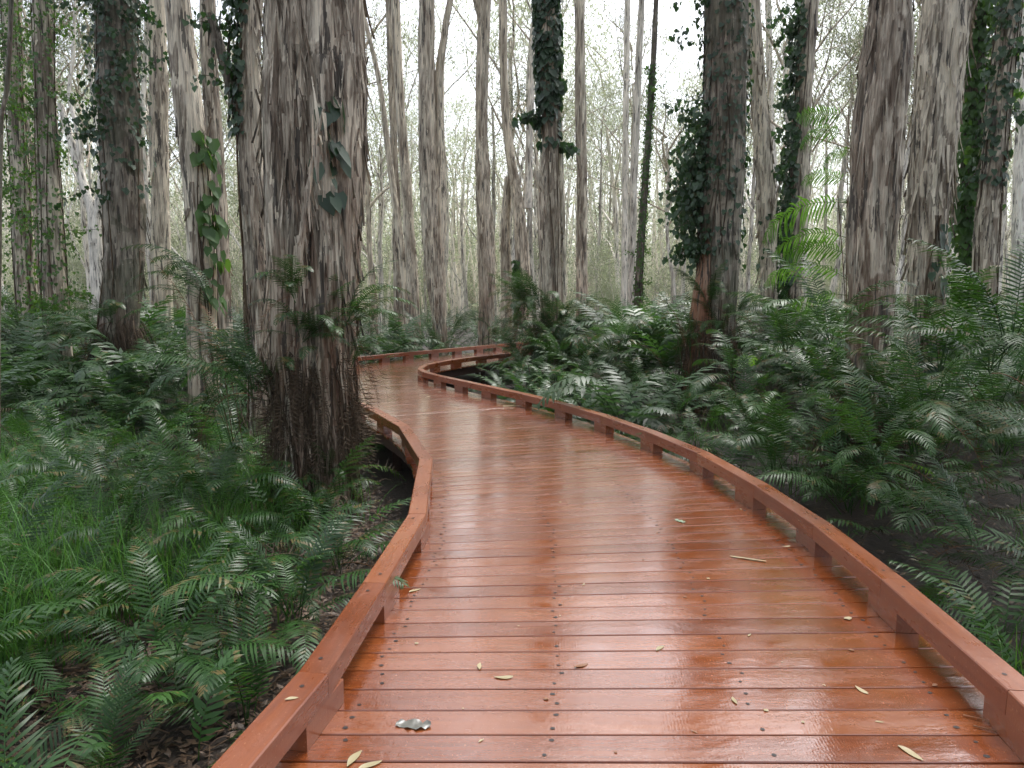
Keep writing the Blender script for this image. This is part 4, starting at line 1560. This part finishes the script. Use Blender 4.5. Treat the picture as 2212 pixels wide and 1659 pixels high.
ferns_on('Z', 'fern at the foot of the leaning grey-brown tree near the right edge', (.9, 1.8), .2, 9, (1.0, 1.4), 24, (-3.3, .2), 5, dead=1)
ferns_on('G', 'fern at the foot of the second tree from the left', (.9, 1.9), .3, 9, (1.0, 1.4), 25, (-3.3, .2), 5, dead=1)
ferns_on('L', 'fern at the foot of the twin-stemmed tree behind the far kerb', (.2, 1.2), .25, 9, (1.2, 1.6), 16, (-3.3, 0), 5)
ferns_on('M', 'fern at the foot of the red-brown tree behind the far kerb', (.2, 1.1), .3, 9, (1.1, 1.5), 17, (-.9, .6), 3)

# tall climbing fern with young bright fronds, left of the big right pair
def climbing_fern():
    root = bpy.data.objects.new('climbing_fern', None)
    C.objects.link(root)
    b0 = at(1838, 900, 8.0)
    root.location = (b0.x, 8.0, float(gz(b0.x, 8.0)))
    tag(root, 'tall climbing fern with bright yellow-green arching fronds left of the stout fibrous tree', 'fern')
    rs_ = np.random.RandomState(88)
    for (x0, x1, yt) in ((1846, 1850, 330), (1838, 1828, 230), (1828, 1812, 420), (1852, 1862, 480)):
        P = [np.array(at(x0 + (x1 - x0) * t + 6 * math.sin(t * 4 + x0), 900 + (yt - 900) * t, 8.0 + .2 * math.sin(x0))) - np.array(root.location) for t in np.linspace(-.15, 1, 9)]
        mb = MB()
        tube_geo(mb, P, .008, .004, 5, .3)
        link('stem', mb.mesh('stem', [M_fern_dead]), root)
    spots = [(1838, 250, 0, .62), (1832, 300, 1, .72), (1836, 400, 0, .62), (1846, 440, 2, 1.05), (1845, 520, 1, .9), (1838, 610, 0, .95), (1840, 640, 2, .9), (1850, 330, 2, .55), (1844, 560, 0, .8), (1815, 680, 1, .7)]
    for i, (x, y, v, L) in enumerate(spots):
        p = at(x, y, 8.0) - root.location
        az = PI + rs_.uniform(-.45, .45)
        link('frond', FR_bright[v], root, p, (rs_.normal(0, .3), .25, az), L * 1.15)
    for i in range(7):
        p = at(rs_.uniform(1825, 1858), rs_.uniform(420, 800), 8.0) - root.location
        link('frond', FR[rs_.randint(10)]['g'], root, p, (rs_.normal(0, .2), .1, rs_.uniform(1.2, 5)), rs_.uniform(.45, .75))


climbing_fern()


# thin arching ladder fronds rising left of the massive trunk
def arching(label, x, y, z, az0, az1, n_, Lr, seed):
    rs_ = np.random.RandomState(seed)
    root = bpy.data.objects.new('tall_fern', None)
    C.objects.link(root)
    root.location = (x, y, z)
    tag(root, label, 'fern')
    for i in range(n_):
        mb = MB()
        L = rs_.uniform(*Lr)
        frond_geo(mb, (0, 0, 0), 0, L, R_(rs_.uniform(72, 86)), R_(rs_.uniform(-10, 35)), rs_, pairs=34, pl=.075, pw=.009, s0=.35, droop=.4, curlp=2.4, side=rs_.uniform(-.3, .3))
        link('frond', mb.mesh('frond', [M_fern if i % 3 else M_fern_dead]), root, (rs_.normal(0, .08), rs_.normal(0, .08), 0), (0, 0, rs_.uniform(az0, az1)))


arching('tall thin-fronded fern arching up left of the massive trunk', -2.62, 6.3, .15, 2.2, 4.4, 9, (1.3, 2.0), 5)
arching('tall thin-fronded fern rising in front of the broad dark tree', 2.95, 11.2, .2, 1.8, 4.4, 9, (1.4, 2.1), 6)


# ------------------------------------------------------------------ creepers
def leafshape(size, w=1.0):
    s = np.array([(0, 0, 0), (0, .48, -.03), (0, 1, -.10), (-.36 * w, -.08, -.06), (-.5 * w, .30, -.10), (-.27 * w, .68, -.10),
                  (.36 * w, -.08, -.06), (.5 * w, .30, -.10), (.27 * w, .68, -.10)]) * size
    q = [(0, 1, 4, 3), (1, 2, 5, 4), (0, 6, 7, 1), (1, 7, 8, 2)]
    return s, q


def vine_on(key, label, z0, z1, n_, size, seed, azr=(0, 6.28), out=(.02, .16), mat=None, dens=None, w=1.0, rfac=1.0, sprays=0, spray_az=None, stem_r=.012):
    """creeper on a trunk: hanging leaves (one mesh) and its stems (another); heights above the tree's foot"""
    root, loc = TREES[key]
    b = root.location
    rs_ = np.random.RandomState(seed)
    v = bpy.data.objects.new('creeper', None)
    C.objects.link(v)
    v.location = b
    tag(v, label, 'creeper')
    lf, st = MB(), MB()
    mat = mat or M_vine

    def put(p, a, sz):
        S, Q = leafshape(sz, w)
        nrm = np.array([math.cos(a), math.sin(a), rs_.uniform(.0, .45)])
        nrm /= np.linalg.norm(nrm)
        dn = np.array([rs_.normal(0, .3), rs_.normal(0, .3), -1])
        dn -= (dn @ nrm) * nrm
        dn /= np.linalg.norm(dn)
        sd = np.cross(dn, nrm)
        V = p + S[:, 0:1] * sd + S[:, 1:2] * dn + S[:, 2:3] * nrm * -1
        lf.add(V, Q, tint=rs_.rand())

    def surf(z, a, o_):
        cx, cy, r = [float(np.interp(z, loc[:, 2], loc[:, k])) for k in (0, 1, 3)]
        return np.array([cx + math.cos(a) * (r * rfac + o_), cy + math.sin(a) * (r * rfac + o_), z])

    for i in range(n_):
        z = rs_.uniform(z0, z1)
        if dens is not None and rs_.rand() > dens((z - z0) / (z1 - z0)):
            continue
        a = rs_.uniform(*azr)
        put(surf(z, a, rs_.uniform(*out)), a + rs_.normal(0, .5), size * rs_.uniform(.5, 1.25))
    for i in range(5):
        a = rs_.uniform(*azr)
        P = []
        for t in np.linspace(0, 1, 24):
            P.append(surf(z1 * t + .02, a + .35 * math.sin(t * 7 + i * 2), .02 + .01 * math.sin(t * 20 + i)))
        tube_geo(st, P, stem_r, stem_r * .6, 5, rs_.rand())
    for i in range(sprays):
        z = rs_.uniform(z0, z1)
        a = rs_.uniform(*(spray_az or azr))
        p = surf(z, a, 0)
        T = limb_path(p, (math.cos(a), math.sin(a), rs_.uniform(-.4, .7)), rs_.uniform(.3, .75), 6, rs_, .25, -.14)
        tube_geo(st, T, .006, .003, 4, rs_.rand())
        for q in T[1:]:
            for k in range(4):
                put(q + rs_.normal(0, .05, 3), rs_.uniform(0, 6.28), size * rs_.uniform(.5, 1.1))
    link('foliage', lf.mesh('foliage', [mat], True), v)
    link('stem', st.mesh('stem', [M_strand]), v)


FRONT = (-3.6, .45)
vine_on('O', 'dark heart-leaved creeper cladding the top of the grey tree at the bend', 5.7, 9.8, 1200, .17, 1, (0, 6.28), (.0, .08), dens=lambda t: .12 + 1.8 * t, sprays=8)
vine_on('C', 'leafy dark creeper over the thick dark tree on the left', 3.9, 8.5, 1000, .085, 2, FRONT, (.02, .2), dens=lambda t: .25 + t, sprays=46, spray_az=(-3.4, .3))
vine_on('B', 'big bright leaves climbing the right side of the grey leaning tree', 2.1, 4.55, 60, .21, 3, (-1.0, .25), (.02, .14), M_vine_b, w=.85)
vine_on('A', 'large blue-green leaves hanging on the front of the massive trunk', 3.05, 3.95, 24, .19, 4, (-.95, -.25), (.14, .28), M_vine, w=.8, stem_r=.012)
vine_on('T', 'glossy creeper draping the broad dark tree', 2.7, 8.0, 1300, .09, 5, FRONT, (.01, .10), dens=lambda t: .25 + .4 * t, sprays=14, spray_az=(2.4, 3.9))
vine_on('T', 'bushy creeper mass bulging from the left flank of the broad dark tree', 3.0, 5.4, 240, .10, 15, (2.6, 3.9), (.05, .45), sprays=60, spray_az=(2.6, 3.8))
vine_on('S', 'small-leaved creeper furring the slender leaning trunk', .8, 11, 1500, .085, 6, (0, 6.28), (.0, .09), M_vine_b, sprays=10)
vine_on('V', 'creeper down the left edge of the brown leaning tree', 1.6, 8, 800, .12, 7, (2.2, 4.2), (.02, .2), sprays=30, spray_az=(2.2, 4.2))
vine_on('Y', 'thick green creeper hiding the dark trunk right of the big pair', 1.6, 8, 1900, .12, 8, FRONT, (.02, .2), M_vine_b, sprays=30)
vine_on('Z', 'sparse creeper leaves on the leaning grey-brown tree near the right edge', 4.0, 8, 260, .11, 9, (-3.4, -.6), (.02, .12), M_vine, sprays=8)
vine_on('G', 'heavy creeper hanging on the second tree from the left', 1.5, 8, 900, .065, 10, FRONT, (.02, .30), M_vine_b, sprays=50)
vine_on('H', 'creeper leaves over the knobbly leftmost tree', 1.8, 8.5, 700, .065, 11, FRONT, (.02, .35), M_vine_b, sprays=45)
vine_on('F', 'dark small-leaved creeper on the ragged tree behind the massive one', 4.2, 8, 700, .09, 12, (2.0, 4.6), (.01, .12), M_vine, sprays=14)
vine_on('X', 'few broad creeper leaves low on the right one of the big pair', .9, 3.2, 26, .22, 13, (-1.9, -.8), (.03, .1), M_vine, w=.7)
vine_on('N', 'bright green creeper strip between the crooked tree and its side stem', 1.2, 3.6, 260, .14, 14, (-2.9, -2.0), (.02, .15), M_vine_b)


# ------------------------------------------------------------------ fallen leaves on the deck
def leaf_mesh(kind, seed, mat):
    rs_ = np.random.RandomState(seed)
    mb = MB()
    if kind == 'willow':
        n_ = 6
        V, Q = [], []
        for k in range(n_ + 1):
            t = k / n_
            w_ = .16 * math.sin(PI * (t * .94 + .03)) ** .8
            yb = .10 * math.sin(t * 2.2 + seed)
            V += [(t - .5, yb + w_, .035 + .03 * math.sin(t * 5 + seed)), (t - .5, yb, .012), (t - .5, yb - w_, .03 + .02 * math.cos(t * 4))]
        for k in range(n_):
            for e in range(2):
                a = k * 3 + e
                Q.append((a, a + 1, a + 4, a + 3))
        mb.add(V, Q, tint=.5)
    elif kind == 'scrap':
        a = np.arange(7) / 7 * 2 * PI
        r = rs_.uniform(.25, .5, 7)
        V = [(0, 0, .09)] + [(math.cos(t) * q, math.sin(t) * q * .7, rs_.uniform(.02, .12)) for t, q in zip(a, r)]
        mb.add(V, None, [(0, k, k % 7 + 1) for k in range(1, 8)], tint=.5)
    elif kind == 'broad':
        n_ = 8
        V, Q = [], []
        for k in range(n_ + 1):
            t = k / n_
            w_ = .19 * math.sin(PI * (t * .9 + .05)) ** .6 * (1 + .22 * math.sin(k * 2.9))
            yb = .03 * math.sin(t * 6)
            V += [(t - .5, yb + w_, .06 + .05 * math.sin(k * 1.9)), (t - .5, yb + w_ * .4, .03 + .03 * math.cos(k * 2)), (t - .5, yb - w_ * .5, .05), (t - .5, yb - w_, .03 + .04 * math.sin(k * 2.3 + 1))]
        for k in range(n_):
            for e in range(3):
                a = k * 4 + e
                Q.append((a, a + 1, a + 5, a + 4))
        mb.add(V, Q, tint=.5)
    elif kind == 'bark':
        n_ = 9
        V, Q = [], []
        for k in range(n_ + 1):
            t = k / n_
            w_ = .055 * (.7 + .6 * rs_.rand()) * math.sin(PI * (t * .9 + .07)) ** .5
            V += [(t - .5, w_ + rs_.normal(0, .008), .02), (t - .5, 0, .035), (t - .5, -w_, .015 + rs_.uniform(0, .02))]
        for k in range(n_):
            for e in range(2):
                a = k * 3 + e
                Q.append((a, a + 1, a + 4, a + 3))
        mb.add(V, Q, tint=.5)
    return mb.mesh(kind + '_leaf', [mat])


M_lcream = leaf_material('cream_dry_leaf', (.26, .22, .12), (.40, .34, .20), .5, .05)
M_lgreen = leaf_material('wet_green_leaf', (.12, .19, .10), (.2, .28, .18), .3, .05)
M_lgrey = leaf_material('wet_grey_leaf', (.10, .10, .085), (.17, .165, .14), .3, 0, None, .7)
M_lbrown = leaf_material('brown_dry_leaf', (.16, .07, .03), (.28, .14, .07), .5, .05)
LW = [leaf_mesh('willow', i, m) for i, m in enumerate((M_lcream, M_lcream, M_lbrown, M_lcream))]
LSC = [leaf_mesh('scrap', 20 + i, m) for i, m in enumerate((M_lcream, M_lcream, M_lbrown))]


def drop(me, X, Y_, size, rz, label, group=None, z=.0022, name='fallen_leaf', cat='leaf'):
    p = at_z(X, Y_, z)
    o = link(name, me, None, (p.x, p.y, z), (random.uniform(-.05, .05), random.uniform(-.05, .05), rz), size)
    tag(o, label, cat, group)
    return o


drop(leaf_mesh('broad', 5, M_lgrey), 893, 1567, .125, -.05, 'crumpled grey-green wet leaf lying across a deck gap at the lower left')
drop(leaf_mesh('broad', 6, M_lgreen), 1469, 1126, .085, -.9, 'curled silvery green leaf on the deck near the right kerb')
drop(leaf_mesh('bark', 7, M_lcream), 1616, 1208, .20, -.45, 'long torn strip of cream bark on the deck by the right kerb', name='bark_strip', cat='bark strip')
drop(leaf_mesh('bark', 8, M_lcream), 1118, 878, .42, .12, 'long pale bark strip lying far along the deck beside the right kerb', name='bark_strip', cat='bark strip')
drop(LW[0], 768, 1639, .085, 1.15, 'large cream pointed leaf at the very bottom of the deck, standing upright in view')
drop(LW[1], 800, 1655, .08, .6, 'cream pointed leaf cut by the bottom edge of the view')
drop(LW[0], 1038, 1439, .058, 1.5, 'small cream pointed leaf pointing away, middle of the near deck')
drop(LW[3], 1088, 1462, .075, .1, 'slim cream leaf lying sideways beside the small upright one')
drop(LW[2], 1255, 1438, .07, .7, 'reddish brown leaf lying over a deck gap in the middle')
drop(LW[0], 1427, 1401, .06, .7, 'cream folded leaf right of the middle of the near deck')
drop(LSC[0], 1832, 1337, .05, .2, 'chunky white leaf scrap near the right kerb block')
drop(LW[3], 1862, 1490, .06, -1.1, 'thin pale leaf on the near deck toward the right kerb')
drop(LW[1], 1965, 1628, .085, -1.0, 'pale yellow narrow leaf near the bottom right of the deck')
drop(LW[0], 1588, 1513, .05, 1.5, 'short cream leaf right of centre near the bottom')
drop(LW[1], 897, 1276, .07, .8, 'olive narrow leaf beside the left kerb')
drop(LSC[0], 948, 848, .10, .3, 'pale curled scrap, right one of two on the far deck before the bend')
drop(LSC[1], 925, 858, .10, 1.3, 'pale curled scrap, left one of two on the far deck before the bend')
tw = MB()
tube_geo(tw, [(0, 0, .006), (.06, -.01, .01), (.12, -.05, .006), (.17, -.07, .006)], .0025, .0015, 5, .6)
tube_geo(tw, [(.02, -.06, .006), (.09, -.065, .006), (.15, -.055, .006)], .003, .0015, 5, .2)
p = at_z(2080, 1548, 0)
o = link('fallen_twig', tw.mesh('fallen_twig', [M_lbrown]), None, (p.x, p.y, .001), (0, 0, -.4))
tag(o, 'small bent twig on the deck against the right kerb', 'twig')
lp = [(985, 1293), (1120, 1352), (1195, 1190), (1120, 1123), (1210, 1085), (1300, 1075), (1080, 1040), (1150, 1000), (1300, 995), (1240, 945), (1380, 990), (1340, 1120), (1450, 1060),
      (1505, 1000), (1390, 1208), (1550, 1060), (1600, 1100), (1640, 1160), (1700, 1215), (1530, 1250), (1480, 1290), (1620, 1372), (1740, 1260), (1770, 1300), (1690, 1430), (1370, 1296),
      (1515, 1340), (1260, 1262), (1000, 1530), (1180, 1510), (1500, 1580), (1735, 1560), (1330, 1625), (1040, 1600), (900, 1390), (960, 1205), (1050, 930), (1000, 870), (880, 950), (1130, 900), (1270, 1010), (1420, 1150),
      (1560, 1170), (1210, 1330), (1840, 1405), (1900, 1560), (1655, 1535), (2020, 1480), (1780, 1480)]
for i, (x, y) in enumerate(lp):
    me = LW[i % 4] if i % 3 == 0 else LSC[i % 3]
    drop(me, x, y, random.uniform(.012, .036), random.uniform(-.8, .8) + (i % 2) * .5, 'tiny leaf scrap scattered on the wet deck boards', 'tiny leaf scraps scattered on the deck')
for i, (x, y, sz, lab) in enumerate([(630, 1510, .045, 'pale leaf on top of the left kerb near the viewer'), (1600, 1131, .06, None)]):
    if lab:
        drop(LW[0], x, y, sz, .3, lab, z=.1905)
drop(LW[3], 1698, 1180, .05, .4, 'small leaf lying on top of the right kerb', z=.1905)

# ------------------------------------------------------------------ mist
def haze():
    m, nt, out = newmat('mist_air')
    n_ = N(nt)
    v = n_('VolumePrincipled', {'Color': (.93, .96, 1, 1), 'Density': HAZE_D, 'Anisotropy': .2})
    nt.links.new(v.outputs[0], out.inputs['Volume'])
    x0, x1, y0, y1, z0, z1 = -135, 135, -25, 140, -2.2, 26
    V = [(x, y, z) for z in (z0, z1) for x, y in ((x0, y0), (x1, y0), (x1, y1), (x0, y1))]
    Q = [(0, 3, 2, 1), (4, 5, 6, 7), (0, 1, 5, 4), (1, 2, 6, 5), (2, 3, 7, 6), (3, 0, 4, 7)]
    o = link('haze', mesh('haze', V, Q, mats=[m], smooth=False))
    o['kind'] = 'stuff'
    o['label'] = 'thin rainy mist between the trees'


HAZE_D = .0003
haze()

# ------------------------------------------------------------------ light
SUN_EL, SUN_AZ = R_(62), R_(25)
w = bpy.data.worlds.new('World')
bpy.context.scene.world = w
w.use_nodes = True
nt = w.node_tree
nt.nodes.clear()
n = N(nt)
sky = n('TexSky', sky_type='NISHITA')
sky.sun_disc = False
sky.sun_elevation = SUN_EL
sky.sun_rotation = SUN_AZ
sky.air_density = 1.0
sky.dust_density = 4.0
hs = n('HueSaturation', {'Color': sky.outputs[0], 'Saturation': .40, 'Value': 1.0})
bg = n('Background', {'Color': hs.outputs[0], 'Strength': .14})
wo = nt.nodes.new('ShaderNodeOutputWorld')
nt.links.new(bg.outputs[0], wo.inputs[0])
sd = bpy.data.lights.new('sun', 'SUN')
sd.energy = 1.4
sd.angle = R_(20)
sd.color = (1.0, .98, .96)
so = bpy.data.objects.new('sun', sd)
C.objects.link(so)
dirv = Vector((math.sin(SUN_AZ) * math.cos(SUN_EL), math.cos(SUN_AZ) * math.cos(SUN_EL), math.sin(SUN_EL)))
so.rotation_euler = (-dirv).to_track_quat('-Z', 'Y').to_euler()
so.location = (0, 0, 40)

sc = bpy.context.scene
sc.view_settings.view_transform = 'Standard'
sc.view_settings.look = 'None'
sc.view_settings.exposure = 1.4
sc.view_settings.gamma = 1
sc.cycles.max_bounces = 8
sc.cycles.diffuse_bounces = 4
sc.cycles.glossy_bounces = 3
sc.cycles.transmission_bounces = 4
sc.cycles.volume_bounces = 1
sc.cycles.caustics_reflective = False
sc.cycles.caustics_refractive = False
sc.cycles.use_denoising = True
